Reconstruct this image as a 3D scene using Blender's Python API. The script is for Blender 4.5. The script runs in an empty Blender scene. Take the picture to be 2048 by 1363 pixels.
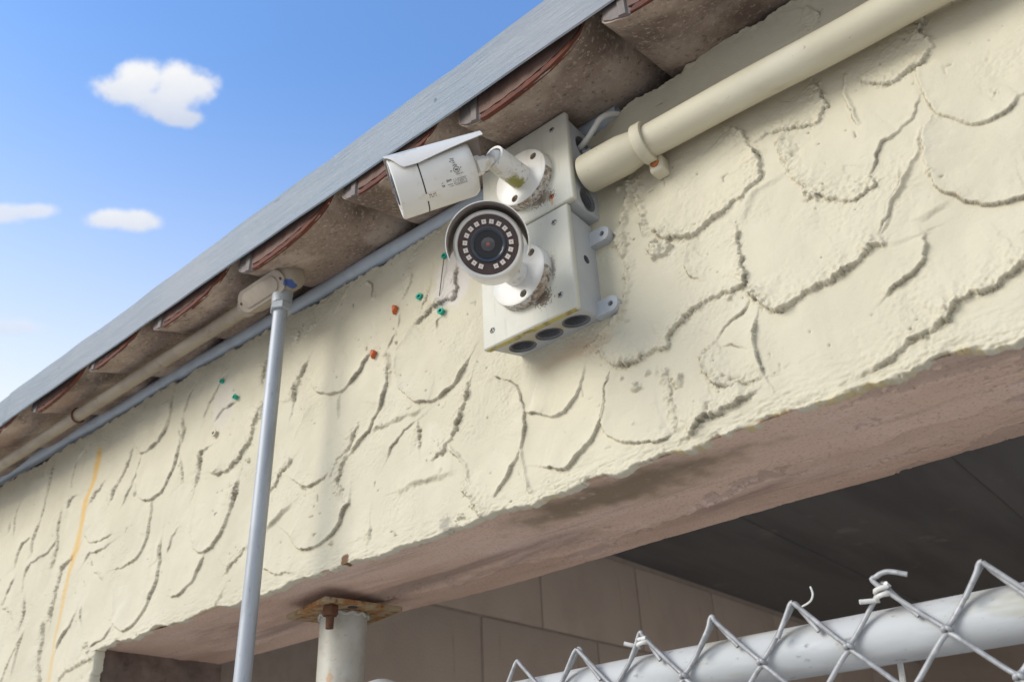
import bpy, bmesh, math, random
import numpy as np
from mathutils import Vector, Matrix

random.seed(7)
rng = np.random.default_rng(7)
sc = bpy.context.scene
C = sc.collection
rad = math.radians

# ------------------------------------------------------------------ camera
# world: x along the wall (to the right), y into the wall, z up.  wall face = plane y 0, eye level = z 0
DC = 0.68
RIGHT = Vector((0.7590, 0.6494, -0.0468))
DOWN = Vector((-0.3621, 0.3613, -0.8593))
FWD = Vector((-0.5411, 0.6691, 0.5094))
F, CX, CY = 1741.0, 1024.0, 681.5
cam_d = bpy.data.cameras.new('camera')
cam = bpy.data.objects.new('camera', cam_d)
C.objects.link(cam)
cam_d.sensor_width = 36.0
cam_d.lens = F / 2048.0 * 36.0
cam_d.clip_start, cam_d.clip_end = 0.02, 500.0
cam.matrix_world = Matrix(((RIGHT.x, -DOWN.x, -FWD.x, 0.0), (RIGHT.y, -DOWN.y, -FWD.y, -DC),
                           (RIGHT.z, -DOWN.z, -FWD.z, 0.0), (0, 0, 0, 1)))
cam_d.dof.use_dof = True
cam_d.dof.focus_distance = 0.93
cam_d.dof.aperture_fstop = 9.0
sc.camera = cam

# ------------------------------------------------------------------ light
SUN = Vector((-0.44, -0.76, 0.48)).normalized()
w = bpy.data.worlds.new('World'); sc.world = w
w.use_nodes = True
wn, wl = w.node_tree.nodes, w.node_tree.links
wn.clear()
def WN(t, **k):
    n = wn.new(t)
    for a, b in k.items(): setattr(n, a, b)
    return n
def wmath(op, a, b=None, c=None):
    n = WN('ShaderNodeMath', operation=op)
    for i, v in enumerate((a, b, c)):
        if v is None: continue
        if isinstance(v, (int, float)): n.inputs[i].default_value = v
        else: wl.new(v, n.inputs[i])
    return n.outputs[0]
wout = WN('ShaderNodeOutputWorld'); bg = WN('ShaderNodeBackground')
bg.inputs['Strength'].default_value = 0.15
sky = WN('ShaderNodeTexSky', sky_type='NISHITA')
sky.sun_disc = False
sky.sun_elevation = math.asin(SUN.z)
sky.sun_rotation = math.atan2(SUN.x, SUN.y)
sky.air_density, sky.dust_density, sky.ozone_density = 1.0, 0.6, 2.0
geo = WN('ShaderNodeTexCoord')
DIR = geo.outputs['Generated']
sep = WN('ShaderNodeSeparateXYZ'); wl.new(DIR, sep.inputs[0])
hz = WN('ShaderNodeMapRange')
wl.new(sep.outputs['Z'], hz.inputs['Value'])
hz.inputs['From Min'].default_value, hz.inputs['From Max'].default_value = 0.39, 0.76
hz.inputs['To Min'].default_value, hz.inputs['To Max'].default_value = 1.0, 0.0
tint = WN('ShaderNodeMix', data_type='RGBA', blend_type='MULTIPLY')
tint.inputs['Factor'].default_value = 1.0
wl.new(sky.outputs[0], tint.inputs[6]); tint.inputs[7].default_value = (1.45, 1.80, 2.15, 1)
mixh = WN('ShaderNodeMix', data_type='RGBA')
wl.new(wmath('POWER', hz.outputs[0], 1.8), mixh.inputs['Factor'])
wl.new(tint.outputs[2], mixh.inputs[6]); mixh.inputs[7].default_value = (5.6, 5.9, 6.1, 1)
last = mixh.outputs[2]
def look(px, py):
    return (RIGHT * ((px - CX) / F) + DOWN * ((py - CY) / F) + FWD).normalized()
def cloud(px, py, lobes, base_col, seed, amp=0.55, nscale=26.0, soft=0.55, top=1.0):
    """a cumulus at a fixed place in the sky: soft lobes in its own tangent plane, broken up by noise"""
    global last
    c = look(px, py)
    e1 = (RIGHT - c * RIGHT.dot(c)).normalized()      # long axis of the cloud
    e2 = c.cross(e1).normalized()
    if e2.z < 0: e2 = -e2
    def dot(v):
        n = WN('ShaderNodeVectorMath', operation='DOT_PRODUCT')
        wl.new(DIR, n.inputs[0]); n.inputs[1].default_value = v
        return n.outputs['Value']
    dc = dot(c)
    inv = wmath('DIVIDE', 1.0, wmath('MAXIMUM', dc, 0.05))
    U, V = wmath('MULTIPLY', dot(e1), inv), wmath('MULTIPLY', dot(e2), inv)
    nz = WN('ShaderNodeTexNoise'); nz.inputs['Scale'].default_value = nscale
    nz.inputs['Detail'].default_value = 6.0; nz.inputs['Roughness'].default_value = 0.64
    off = WN('ShaderNodeVectorMath', operation='ADD'); wl.new(DIR, off.inputs[0])
    off.inputs[1].default_value = (seed * 3.1, seed * 1.7, seed * 2.3); wl.new(off.outputs[0], nz.inputs['Vector'])
    field = None
    for (lu, lv, ru, rv) in lobes:
        a = wmath('DIVIDE', wmath('SUBTRACT', U, lu * 0.80), ru * 0.80)
        b = wmath('DIVIDE', wmath('SUBTRACT', V, lv * 0.84), rv * 0.84)
        d = wmath('SUBTRACT', 1.0, wmath('SQRT', wmath('ADD', wmath('MULTIPLY', a, a), wmath('MULTIPLY', b, b))))
        field = d if field is None else wmath('SMOOTH_MAX', field, d, 0.25)
    fld = wmath('ADD', field, wmath('MULTIPLY', wmath('SUBTRACT', nz.outputs['Fac'], 0.5), amp * 2))
    mr = WN('ShaderNodeMapRange', interpolation_type='SMOOTHSTEP')
    wl.new(fld, mr.inputs['Value']); mr.inputs['From Min'].default_value = 0.0; mr.inputs['From Max'].default_value = soft
    mr.inputs['To Max'].default_value = top
    front = wmath('MULTIPLY', mr.outputs[0], wmath('GREATER_THAN', dc, 0.2))
    # lower part of the cloud is its shaded side
    vr = WN('ShaderNodeMapRange'); wl.new(wmath('ADD', V, wmath('MULTIPLY', nz.outputs['Fac'], 0.03)), vr.inputs['Value'])
    vr.inputs['From Min'].default_value = -0.018; vr.inputs['From Max'].default_value = 0.034
    colm = WN('ShaderNodeMix', data_type='RGBA'); wl.new(vr.outputs[0], colm.inputs['Factor'])
    colm.inputs[6].default_value = (base_col[0] * 0.66, base_col[1] * 0.73, base_col[2] * 0.88, 1)
    colm.inputs[7].default_value = (*base_col, 1)
    m = WN('ShaderNodeMix', data_type='RGBA'); wl.new(front, m.inputs['Factor'])
    wl.new(last, m.inputs[6]); wl.new(colm.outputs[2], m.inputs[7])
    last = m.outputs[2]
cloud(316, 180, [(-0.038, -0.002, 0.050, 0.022), (-0.018, 0.014, 0.038, 0.028), (0.030, 0.006, 0.052, 0.030), (0.004, -0.016, 0.046, 0.026),
                 (0.024, -0.034, 0.036, 0.014)], (5.6, 5.65, 5.75), 3, amp=0.62, nscale=30)
cloud(243, 438, [(-0.012, 0.0, 0.04, 0.015), (0.018, -0.002, 0.038, 0.017)], (5.5, 5.6, 5.8), 5, amp=0.5, nscale=26)
cloud(35, 426, [(-0.02, 0.0, 0.045, 0.016), (0.018, 0.002, 0.034, 0.012)], (5.5, 5.6, 5.8), 8, amp=0.5, nscale=26, top=0.85)
cloud(20, 655, [(0.0, 0.0, 0.04, 0.014)], (5.4, 5.4, 5.4), 11, amp=0.5, nscale=26, top=0.5)
wl.new(last, bg.inputs['Color']); wl.new(bg.outputs[0], wout.inputs[0])

sd = bpy.data.lights.new('sun', 'SUN'); sun = bpy.data.objects.new('sun', sd); C.objects.link(sun)
sd.energy = 2.7; sd.angle = rad(33.0); sd.color = (1.0, 0.955, 0.885)
sun.rotation_euler = SUN.to_track_quat('Z', 'Y').to_euler()

vs = sc.view_settings
vs.view_transform = 'Standard'; vs.look = 'None'; vs.gamma = 1.0; vs.exposure = 0.15
vs.use_curve_mapping = False
sc.cycles.use_denoising = True
sc.cycles.max_bounces = 7; sc.cycles.diffuse_bounces = 5; sc.cycles.glossy_bounces = 3

# ------------------------------------------------------------------ pixel <-> place
def ray(px, py):
    return RIGHT * ((px - CX) / F) + DOWN * ((py - CY) / F) + FWD
def atY(px, py, y=0.0):
    d = ray(px, py); t = (y + DC) / d.y
    return Vector((0, -DC, 0)) + d * t
def atX(px, py, x):
    d = ray(px, py); t = x / d.x
    return Vector((0, -DC, 0)) + d * t
def atDepth(px, py, dep):
    return Vector((0, -DC, 0)) + ray(px, py) * dep

# ------------------------------------------------------------------ materials
def rgba(c): return (c[0], c[1], c[2], 1.0)
class Mat:
    def __init__(s, name, col, rough=0.6, metal=0.0, spec=0.4):
        m = bpy.data.materials.new(name); m.use_nodes = True
        s.m, s.n, s.l = m, m.node_tree.nodes, m.node_tree.links
        s.b = s.n['Principled BSDF']
        s.b.inputs['Roughness'].default_value = rough
        s.b.inputs['Metallic'].default_value = metal
        s.b.inputs['Specular IOR Level'].default_value = spec
        s.b.inputs['Base Color'].default_value = rgba(col)
        s.col = None; s.base = col
        tc = s.n.new('ShaderNodeTexCoord'); s.P = tc.outputs['Object']
        s.hgt = None
    def val(s, x, inp):
        if isinstance(x, (int, float)): inp.default_value = x
        else: s.l.new(x, inp)
    def math(s, op, a, b=None, clamp=False):
        n = s.n.new('ShaderNodeMath'); n.operation = op; n.use_clamp = clamp
        s.val(a, n.inputs[0])
        if b is not None: s.val(b, n.inputs[1])
        return n.outputs[0]
    def coords(s, stretch=None, rot=None, off=None):
        if stretch is None and rot is None and off is None: return s.P
        n = s.n.new('ShaderNodeMapping'); s.l.new(s.P, n.inputs['Vector'])
        if stretch: n.inputs['Scale'].default_value = stretch
        if rot: n.inputs['Rotation'].default_value = rot
        if off: n.inputs['Location'].default_value = off
        return n.outputs[0]
    def noise(s, scale, detail=4, rough=0.55, stretch=None, off=None, dist=0.0, rot=None):
        n = s.n.new('ShaderNodeTexNoise'); s.l.new(s.coords(stretch, rot, off), n.inputs['Vector'])
        n.inputs['Scale'].default_value = scale; n.inputs['Detail'].default_value = detail
        n.inputs['Roughness'].default_value = rough; n.inputs['Distortion'].default_value = dist
        return n.outputs['Fac']
    def ramp(s, v, a, b, lo=0.0, hi=1.0):
        n = s.n.new('ShaderNodeMapRange'); n.interpolation_type = 'SMOOTHSTEP'
        s.val(v, n.inputs['Value']); n.inputs['From Min'].default_value = a; n.inputs['From Max'].default_value = b
        n.inputs['To Min'].default_value = lo; n.inputs['To Max'].default_value = hi
        return n.outputs[0]
    def mix(s, fac, col, blend='MIX'):
        n = s.n.new('ShaderNodeMix'); n.data_type = 'RGBA'; n.blend_type = blend
        s.val(fac, n.inputs['Factor'])
        if s.col is None: n.inputs[6].default_value = rgba(s.base)
        else: s.l.new(s.col, n.inputs[6])
        if isinstance(col, (tuple, list)): n.inputs[7].default_value = rgba(col)
        else: s.l.new(col, n.inputs[7])
        s.col = n.outputs[2]; return s
    def mott(s, col, scale, a=0.4, b=0.65, amt=1.0, **k):
        return s.mix(s.ramp(s.noise(scale, **k), a, b, 0.0, amt), col)
    def spot(s, col, center, size, amt=1.0, nscale=120.0, namp=0.9, edge=0.5, detail=6):
        """a stain with its own place: ellipsoid distance broken up by noise"""
        v = s.n.new('ShaderNodeVectorMath'); v.operation = 'SUBTRACT'; s.l.new(s.P, v.inputs[0]); v.inputs[1].default_value = center
        d = s.n.new('ShaderNodeVectorMath'); d.operation = 'DIVIDE'; s.l.new(v.outputs[0], d.inputs[0]); d.inputs[1].default_value = size
        L = s.n.new('ShaderNodeVectorMath'); L.operation = 'LENGTH'; s.l.new(d.outputs[0], L.inputs[0])
        f = s.math('SUBTRACT', 1.0, L.outputs['Value'])
        f = s.math('ADD', f, s.math('MULTIPLY', s.math('SUBTRACT', s.noise(nscale, detail=detail), 0.5), namp * 2))
        return s.mix(s.ramp(f, 0.0, edge, 0.0, amt), col)
    def attr(s, name):
        n = s.n.new('ShaderNodeAttribute'); n.attribute_name = name; return n.outputs['Fac']
    def bump(s, v, dist, strength=1.0):
        n = s.n.new('ShaderNodeBump'); n.inputs['Distance'].default_value = dist; n.inputs['Strength'].default_value = strength
        s.l.new(v, n.inputs['Height'])
        if s.hgt is not None: s.l.new(s.hgt, n.inputs['Normal'])
        s.hgt = n.outputs[0]; return s
    def rough(s, v): s.l.new(v, s.b.inputs['Roughness']); return s
    def done(s):
        if s.col is not None: s.l.new(s.col, s.b.inputs['Base Color'])
        if s.hgt is not None: s.l.new(s.hgt, s.b.inputs['Normal'])
        return s.m

CREAM = (0.555, 0.502, 0.368)
def m_stucco():
    m = Mat('cream_stucco_paint', CREAM, 0.72, spec=0.25)
    m.mott((0.50, 0.448, 0.322), 5.0, 0.42, 0.70, 0.7)
    m.mott((0.59, 0.54, 0.41), 14.0, 0.50, 0.75, 0.6)
    m.mott((0.46, 0.40, 0.28), 55.0, 0.60, 0.80, 0.35); m.mott((0.47, 0.42, 0.31), 9.0, 0.55, 0.75, 0.4, stretch=(3.0, 1, 0.5), off=(4, 4, 4))
    m.spot((0.58, 0.53, 0.475), (-0.645, 0, 0.650), (0.040, 0.05, 0.050), 0.85, 60, 0.5, 0.35)   # bare pinkish patch behind the lower camera
    m.spot((0.57, 0.525, 0.475), (-1.165, 0, 0.660), (0.040, 0.05, 0.060), 0.45, 60, 0.5, 0.6)
    m.spot((0.52, 0.36, 0.22), (-0.468, 0, 0.470), (0.075, 0.03, 0.018), 0.5, 40, 0.5, 0.8)      # orange-brown patch under the box
    m.spot((0.30, 0.27, 0.21), (-0.664, 0, 0.326), (0.012, 0.05, 0.014), 0.75, 200, 0.9, 0.6)    # grey exposed mortar at the lower edge
    m.spot((0.16, 0.09, 0.045), (-0.838, 0, 0.326), (0.010, 0.05, 0.009), 1.0, 150, 0.6, 0.4)
    m.mix(m.ramp(m.attr('dirt'), 0.15, 0.75, 0.0, 0.80), (0.185, 0.157, 0.105))  # dark lines below ridges and in pits: painted shade mixed with grime
    m.mix(m.ramp(m.attr('edge'), 0.35, 0.95, 0.0, 0.75), (0.52, 0.40, 0.17))
    m.mix(m.ramp(m.attr('streak'), 0.15, 1.0, 0.0, 0.85), (0.60, 0.36, 0.085))
    m.bump(m.noise(420, 4, 0.6), 0.0007, 0.5)
    m.bump(m.noise(1500, 3, 0.6), 0.0002, 0.5)
    return m.done()
def m_under():
    m = Mat('brown_peeling_plaster', (0.68, 0.485, 0.365), 0.8, spec=0.2)
    m.mott((0.53, 0.35, 0.26), 4.0, 0.40, 0.66, 0.85, stretch=(0.45, 1.6, 1))
    m.mott((0.70, 0.52, 0.42), 11.0, 0.50, 0.68, 0.75, stretch=(0.5, 1.5, 1), off=(3, 1, 0))
    m.mott((0.27, 0.20, 0.16), 6.0, 0.54, 0.72, 0.75, stretch=(0.35, 1.6, 1), off=(7.3, 2, 0), dist=0.3, detail=9, rough=0.7)
    m.mott((0.58, 0.41, 0.31), 20.0, 0.62, 0.72, 0.6, stretch=(0.4, 1.4, 1), off=(1, 9, 0))
    m.spot((0.20, 0.15, 0.09), (-0.46, 0.055, 0.318), (0.20, 0.05, 0.05), 0.85, 25, 0.55, 0.7)
    m.mott((0.30, 0.215, 0.165), 5.0, 0.54, 0.66, 0.75, stretch=(0.22, 2.6, 1), off=(2.2, 5, 0), detail=8, rough=0.6)
    m.mott((0.72, 0.53, 0.41), 6.0, 0.60, 0.68, 0.6, stretch=(0.25, 3.2, 1), off=(8.2, 1, 0), detail=8, rough=0.6)
    m.mott((0.22, 0.17, 0.14), 9.0, 0.64, 0.69, 0.75, stretch=(0.4, 1.8, 1), off=(1.2, 15, 0), detail=9, rough=0.62)
    m.mix(m.ramp(m.attr('flake'), 0.2, 0.8, 0.0, 0.45), (0.40, 0.305, 0.24))
    m.mott((0.30, 0.215, 0.16), 320.0, 0.52, 0.70, 0.45); m.mott((0.16, 0.12, 0.095), 180.0, 0.66, 0.78, 0.55); m.mott((0.74, 0.58, 0.47), 60.0, 0.58, 0.74, 0.45, off=(3, 3, 3), detail=9, rough=0.7)
    m.bump(m.noise(240, 6, 0.68), 0.0012, 0.55)
    return m.done()
def m_tile():
    m = Mat('brown_roof_tile', (0.29, 0.215, 0.168), 0.85, spec=0.2)
    m.mott((0.46, 0.37, 0.295), 11, 0.42, 0.64, 0.85)
    m.mott((0.14, 0.10, 0.078), 8, 0.46, 0.66, 0.9, off=(4, 2, 1))
    m.mott((0.52, 0.44, 0.35), 190, 0.52, 0.66, 0.6, detail=7, rough=0.7)
    m.mott((0.11, 0.085, 0.07), 130, 0.53, 0.68, 0.75, off=(2, 8, 3), detail=7, rough=0.7)
    m.mott((0.33, 0.20, 0.13), 7, 0.58, 0.72, 0.5, off=(9, 2, 5))
    m.bump(m.noise(260, 6, 0.65), 0.0012, 0.6)
    return m.done()
def m_simple(name, c1, c2, scale, rough, metal=0.0, amt=0.6, bs=300, bd=0.0004, spec=0.4, **k):
    m = Mat(name, c1, rough, metal, spec); m.mott(c2, scale, 0.42, 0.66, amt, **k)
    m.bump(m.noise(bs, 4), bd, 0.5)
    return m
MT = {}
MT['stucco'] = m_stucco(); MT['under'] = m_under(); MT['tile'] = m_tile()
m = m_simple('terracotta_edge', (0.125, 0.036, 0.018), (0.055, 0.022, 0.014), 60, 0.8, bs=250, bd=0.0006)
m.mott((0.09, 0.05, 0.035), 35, 0.58, 0.72, 0.7); MT['terra'] = m.done()
m = m_simple('eave_board', (0.15, 0.088, 0.064), (0.095, 0.056, 0.042), 40, 0.8, bs=200, bd=0.0006); MT['board'] = m.done()
MT['lug'] = m_simple('grey_tile_lug', (0.17, 0.14, 0.122), (0.11, 0.09, 0.078), 60, 0.7).done()
m = Mat('fascia_metal', (0.175, 0.198, 0.212), 0.5, 0.1, 0.35)
m.mott((0.135, 0.165, 0.185), 30, 0.42, 0.66, 0.6, stretch=(0.25, 1, 3))
m.mott((0.225, 0.25, 0.265), 60, 0.52, 0.70, 0.45, stretch=(0.12, 1, 4), off=(3, 0, 0))
m.mott((0.12, 0.165, 0.195), 160, 0.64, 0.74, 0.6, stretch=(0.25, 1, 2.5))
m.mott((0.235, 0.232, 0.23), 3.0, 0.45, 0.7, 0.5, off=(5, 5, 5))
m.bump(m.noise(110, 6, 0.6, stretch=(0.3, 1, 2.2)), 0.0016, 0.8); m.bump(m.noise(600, 4), 0.0003, 0.5)
m.mott((0.07, 0.085, 0.10), 9.0, 0.70, 0.74, 0.6, stretch=(1.5, 1, 3), off=(1, 1, 8)); m.mott((0.42, 0.45, 0.47), 300, 0.62, 0.72, 0.5, stretch=(0.2, 1, 3))
q_ = atY(870, 200, -0.14); m.spot((0.03, 0.07, 0.10), tuple(q_), (0.0028, 0.02, 0.0042), 0.9, 900, 0.9, 0.3)
MT['fascia'] = m.done()
m = m_simple('galvanised_steel', (0.36, 0.375, 0.385), (0.24, 0.25, 0.26), 70, 0.55, 0.3, bs=500, bd=0.0002, stretch=(1, 1, 0.15))
m.mott((0.47, 0.48, 0.485), 25, 0.52, 0.7, 0.5, stretch=(1, 1, 0.25), off=(2, 2, 2)); m.mott((0.16, 0.155, 0.145), 200, 0.62, 0.74, 0.55, stretch=(1, 1, 0.3)); MT['galv'] = m.done()
MT['greypipe'] = m_simple('grey_plastic_pipe', (0.44, 0.485, 0.51), (0.36, 0.40, 0.42), 20, 0.45, bs=200, bd=0.0002).done()
m = m_simple('painted_conduit', (0.30, 0.245, 0.175), (0.22, 0.175, 0.125), 22, 0.6); m.mott((0.15, 0.11, 0.08), 60, 0.6, 0.75, 0.6); MT['tanpipe'] = m.done()
m = m_simple('conduit_fitting', (0.345, 0.285, 0.215), (0.25, 0.205, 0.155), 30, 0.55, bs=250, bd=0.0005)
m.spot((0.03, 0.075, 0.25), (-0.8885, -0.078, 0.7215), (0.008, 0.02, 0.007), 0.95, 130, 0.6, 0.3); MT['fitting'] = m.done()
m = Mat('cream_painted_pipe', (0.55, 0.50, 0.365), 0.58, spec=0.3)
m.mott((0.485, 0.435, 0.31), 9, 0.42, 0.66, 0.7); m.mott((0.61, 0.57, 0.44), 18, 0.55, 0.72, 0.5, stretch=(0.5, 1, 1))
m.mott((0.22, 0.18, 0.12), 150, 0.68, 0.77, 0.7); m.mott((0.36, 0.31, 0.21), 26, 0.60, 0.76, 0.5, stretch=(0.35, 1, 1), off=(7, 1, 1)); m.mott((0.45, 0.38, 0.24), 40, 0.62, 0.78, 0.4)
m.bump(m.noise(160, 4, stretch=(2.5, 1, 1)), 0.0004, 0.5); MT['creampipe'] = m.done()
m = Mat('grey_cream_box', (0.54, 0.515, 0.415), 0.48, spec=0.4)
m.mott((0.47, 0.455, 0.38), 12, 0.42, 0.68, 0.7); m.mott((0.57, 0.555, 0.475), 30, 0.52, 0.72, 0.5)
m.spot((0.105, 0.065, 0.035), (-0.452, -0.053, 0.643), (0.020, 0.01, 0.011), 0.85, 420, 1.3, 0.5)
m.spot((0.09, 0.055, 0.03), (-0.462, -0.053, 0.512), (0.015, 0.01, 0.014), 0.9, 420, 1.2, 0.5)
m.spot((0.105, 0.065, 0.035), (-0.4455, -0.053, 0.545), (0.004, 0.01, 0.020), 0.6, 480, 1.3, 0.5)
m.spot((0.55, 0.25, 0.07), (-0.4392, -0.053, 0.631), (0.0022, 0.01, 0.007), 0.75, 200, 0.3, 0.5)
m.mott((0.42, 0.385, 0.29), 60, 0.55, 0.75, 0.55, stretch=(3, 1, 0.35)); m.mott((0.25, 0.21, 0.15), 260, 0.68, 0.78, 0.6); m.bump(m.noise(500, 3), 0.00015, 0.5); MT['box'] = m.done()
m = Mat('grey_box_body', (0.43, 0.44, 0.435), 0.5, spec=0.4)
m.mott((0.37, 0.375, 0.37), 14, 0.42, 0.68, 0.7)
m.spot((0.40, 0.335, 0.20), (-0.48, -0.02, 0.484), (0.10, 0.03, 0.008), 0.9, 60, 0.5, 0.6)
m.mott((0.22, 0.19, 0.14), 160, 0.66, 0.76, 0.5); m.bump(m.noise(500, 3), 0.00015, 0.5); MT['boxbody'] = m.done()
m = Mat('mossy_lid_rim', (0.42, 0.36, 0.12), 0.7, spec=0.3); m.mott((0.22, 0.17, 0.07), 90, 0.42, 0.62, 0.9); m.mott((0.50, 0.47, 0.33), 60, 0.55, 0.7, 0.8, off=(2, 1, 4)); MT['moss'] = m.done()
m = Mat('white_camera_paint', (0.66, 0.63, 0.565), 0.33, spec=0.5)
m.mott((0.59, 0.55, 0.465), 25, 0.45, 0.70, 0.6); m.mott((0.45, 0.37, 0.24), 300, 0.66, 0.78, 0.5); m.mott((0.52, 0.46, 0.35), 45, 0.56, 0.74, 0.5, stretch=(2, 2, 0.5))
m.bump(m.noise(900, 3), 0.00008, 0.4); MT['white'] = m.done()
m = Mat('dirty_camera_paint', (0.74, 0.71, 0.645), 0.45, spec=0.4)
m.mott((0.52, 0.44, 0.30), 60, 0.50, 0.70, 0.7); m.mott((0.20, 0.15, 0.08), 160, 0.60, 0.72, 0.6)
m.spot((0.30, 0.27, 0.07), (-0.4735, -0.073, 0.6625), (0.018, 0.02, 0.011), 1.0, 220, 0.6, 0.5); MT['dirtywhite'] = m.done()
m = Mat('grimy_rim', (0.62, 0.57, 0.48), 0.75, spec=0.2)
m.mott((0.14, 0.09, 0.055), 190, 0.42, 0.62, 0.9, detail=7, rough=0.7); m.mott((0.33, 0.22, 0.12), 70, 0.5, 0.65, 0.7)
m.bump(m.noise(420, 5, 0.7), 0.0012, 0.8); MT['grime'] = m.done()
m = Mat('lens_plate', (0.070, 0.044, 0.036), 0.25, spec=0.35); m.mott((0.105, 0.070, 0.058), 60, 0.5, 0.7, 0.5); MT['plate'] = m.done()
MT['lensring'] = Mat('lens_ring', (0.028, 0.033, 0.043), 0.22, spec=0.6).done()
MT['lensblack'] = Mat('lens_barrel', (0.020, 0.018, 0.018), 0.35).done()
MT['lensglass'] = Mat('lens_glass', (0.055, 0.045, 0.045), 0.05, spec=0.7).done()
MT['pupil'] = Mat('lens_pupil', (0.30, 0.10, 0.055), 0.15).done()
m = Mat('led_chip', (0.74, 0.65, 0.56), 0.4); MT['led'] = m.done()
MT['leddot'] = Mat('led_die', (0.25, 0.20, 0.12), 0.4).done()
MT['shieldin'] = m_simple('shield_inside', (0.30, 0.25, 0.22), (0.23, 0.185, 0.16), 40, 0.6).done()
MT['dark'] = Mat('dark_hole', (0.035, 0.033, 0.032), 0.7).done()
MT['thread'] = m_simple('dark_thread', (0.16, 0.16, 0.162), (0.10, 0.10, 0.10), 60, 0.45).done()
m = m_simple('screw_steel', (0.42, 0.40, 0.37), (0.16, 0.11, 0.07), 300, 0.4, 0.7); MT['screw'] = m.done()
m = m_simple('rusty_screw', (0.42, 0.13, 0.035), (0.17, 0.065, 0.03), 300, 0.75); MT['rust'] = m.done()
m = m_simple('dark_rust', (0.12, 0.052, 0.024), (0.065, 0.03, 0.018), 160, 0.85, bs=300, bd=0.0006); MT['darkrust'] = m.done()
m = Mat('rusty_plate', (0.33, 0.255, 0.15), 0.75, spec=0.25); m.mott((0.30, 0.135, 0.04), 60, 0.42, 0.58, 0.9); m.mott((0.12, 0.06, 0.03), 120, 0.56, 0.68, 0.8); MT['rustplate'] = m.done()
m = Mat('painted_steel_post', (0.43, 0.405, 0.335), 0.5, 0.1, 0.4)
m.mott((0.50, 0.49, 0.44), 22, 0.45, 0.66, 0.7); m.mott((0.34, 0.30, 0.23), 40, 0.52, 0.7, 0.6)
m.spot((0.42, 0.22, 0.07), (-0.965, 0.09, 0.215), (0.006, 0.05, 0.014), 0.6, 160, 0.7, 0.6); m.mott((0.36, 0.22, 0.10), 90, 0.66, 0.76, 0.6)
m.bump(m.noise(200, 4), 0.0004, 0.5); MT['post'] = m.done()
m = Mat('whitish_galvanised_rail', (0.45, 0.455, 0.445), 0.7, 0.1, 0.35)
m.mott((0.42, 0.43, 0.42), 24, 0.44, 0.64, 0.7, stretch=(0.3, 1, 1)); m.mott((0.55, 0.555, 0.55), 40, 0.52, 0.7, 0.6, stretch=(0.25, 1, 1), off=(1, 4, 2))
m.mott((0.33, 0.315, 0.23), 30, 0.55, 0.70, 0.7, stretch=(0.3, 1, 1), off=(6, 4, 2)); m.mott((0.18, 0.175, 0.165), 160, 0.62, 0.74, 0.7, stretch=(0.5, 1, 1)); m.mott((0.30, 0.20, 0.12), 60, 0.68, 0.76, 0.5, off=(3, 9, 1))
m.bump(m.noise(200, 4), 0.0002, 0.5); MT['rail'] = m.done()
m = m_simple('chain_link_wire', (0.34, 0.338, 0.33), (0.19, 0.188, 0.182), 120, 0.5, 0.25, bs=700, bd=0.0002); m.mott((0.48, 0.48, 0.475), 90, 0.55, 0.7, 0.6, off=(3, 3, 3)); MT['wire'] = m.done()
MT['tie'] = m_simple('pale_tie_wire', (0.62, 0.60, 0.55), (0.45, 0.43, 0.38), 120, 0.5).done()
MT['green'] = m_simple('green_plastic', (0.018, 0.36, 0.25), (0.010, 0.25, 0.17), 200, 0.45).done()
MT['orange'] = m_simple('orange_plastic', (0.55, 0.13, 0.035), (0.32, 0.07, 0.02), 200, 0.6).done()
m = Mat('yellow_sealant', (0.62, 0.40, 0.115), 0.6); m.mott((0.66, 0.53, 0.28), 14, 0.40, 0.62, 0.8); m.mott((0.50, 0.29, 0.05), 20, 0.5, 0.7, 0.6, off=(2, 2, 2)); MT['yellow'] = m.done()
m = m_simple('concrete_block', (0.50, 0.395, 0.305), (0.42, 0.325, 0.25), 6, 0.9, bs=180, bd=0.002, spec=0.15)
m.mott((0.54, 0.43, 0.335), 2.2, 0.45, 0.68, 0.6); m.mott((0.33, 0.16, 0.07), 5, 0.66, 0.76, 0.6, stretch=(1, 2.5, 0.4)); MT['block'] = m.done()
MT['mortar'] = m_simple('mortar', (0.36, 0.285, 0.225), (0.30, 0.235, 0.185), 30, 0.95, spec=0.1).done()
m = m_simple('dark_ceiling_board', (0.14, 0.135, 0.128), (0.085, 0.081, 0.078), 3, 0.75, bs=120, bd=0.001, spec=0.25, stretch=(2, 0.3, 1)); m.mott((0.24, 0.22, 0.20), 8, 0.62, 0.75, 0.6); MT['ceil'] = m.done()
m = m_simple('jamb_brown', (0.20, 0.145, 0.115), (0.11, 0.082, 0.066), 14, 0.85, bs=200, bd=0.0015, spec=0.2); m.mott((0.06, 0.045, 0.037), 25, 0.55, 0.68, 0.7); MT['jamb'] = m.done()
m = m_simple('pale_concrete_ground', (0.66, 0.60, 0.52), (0.58, 0.53, 0.46), 1.3, 0.9, bs=60, bd=0.003, spec=0.2); MT['ground'] = m.done()
MT['cable'] = m_simple('white_cable', (0.70, 0.68, 0.62), (0.58, 0.55, 0.47), 40, 0.45).done()
MT['ink'] = Mat('black_print', (0.03, 0.03, 0.03), 0.5).done()
MT['inkgrey'] = Mat('grey_print', (0.16, 0.155, 0.15), 0.5).done()
MT['tealprint'] = Mat('faded_teal_print', (0.42, 0.56, 0.58), 0.5).done()
MT['sticker'] = m_simple('yellowed_label', (0.70, 0.65, 0.56), (0.60, 0.53, 0.42), 60, 0.5).done()

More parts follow.
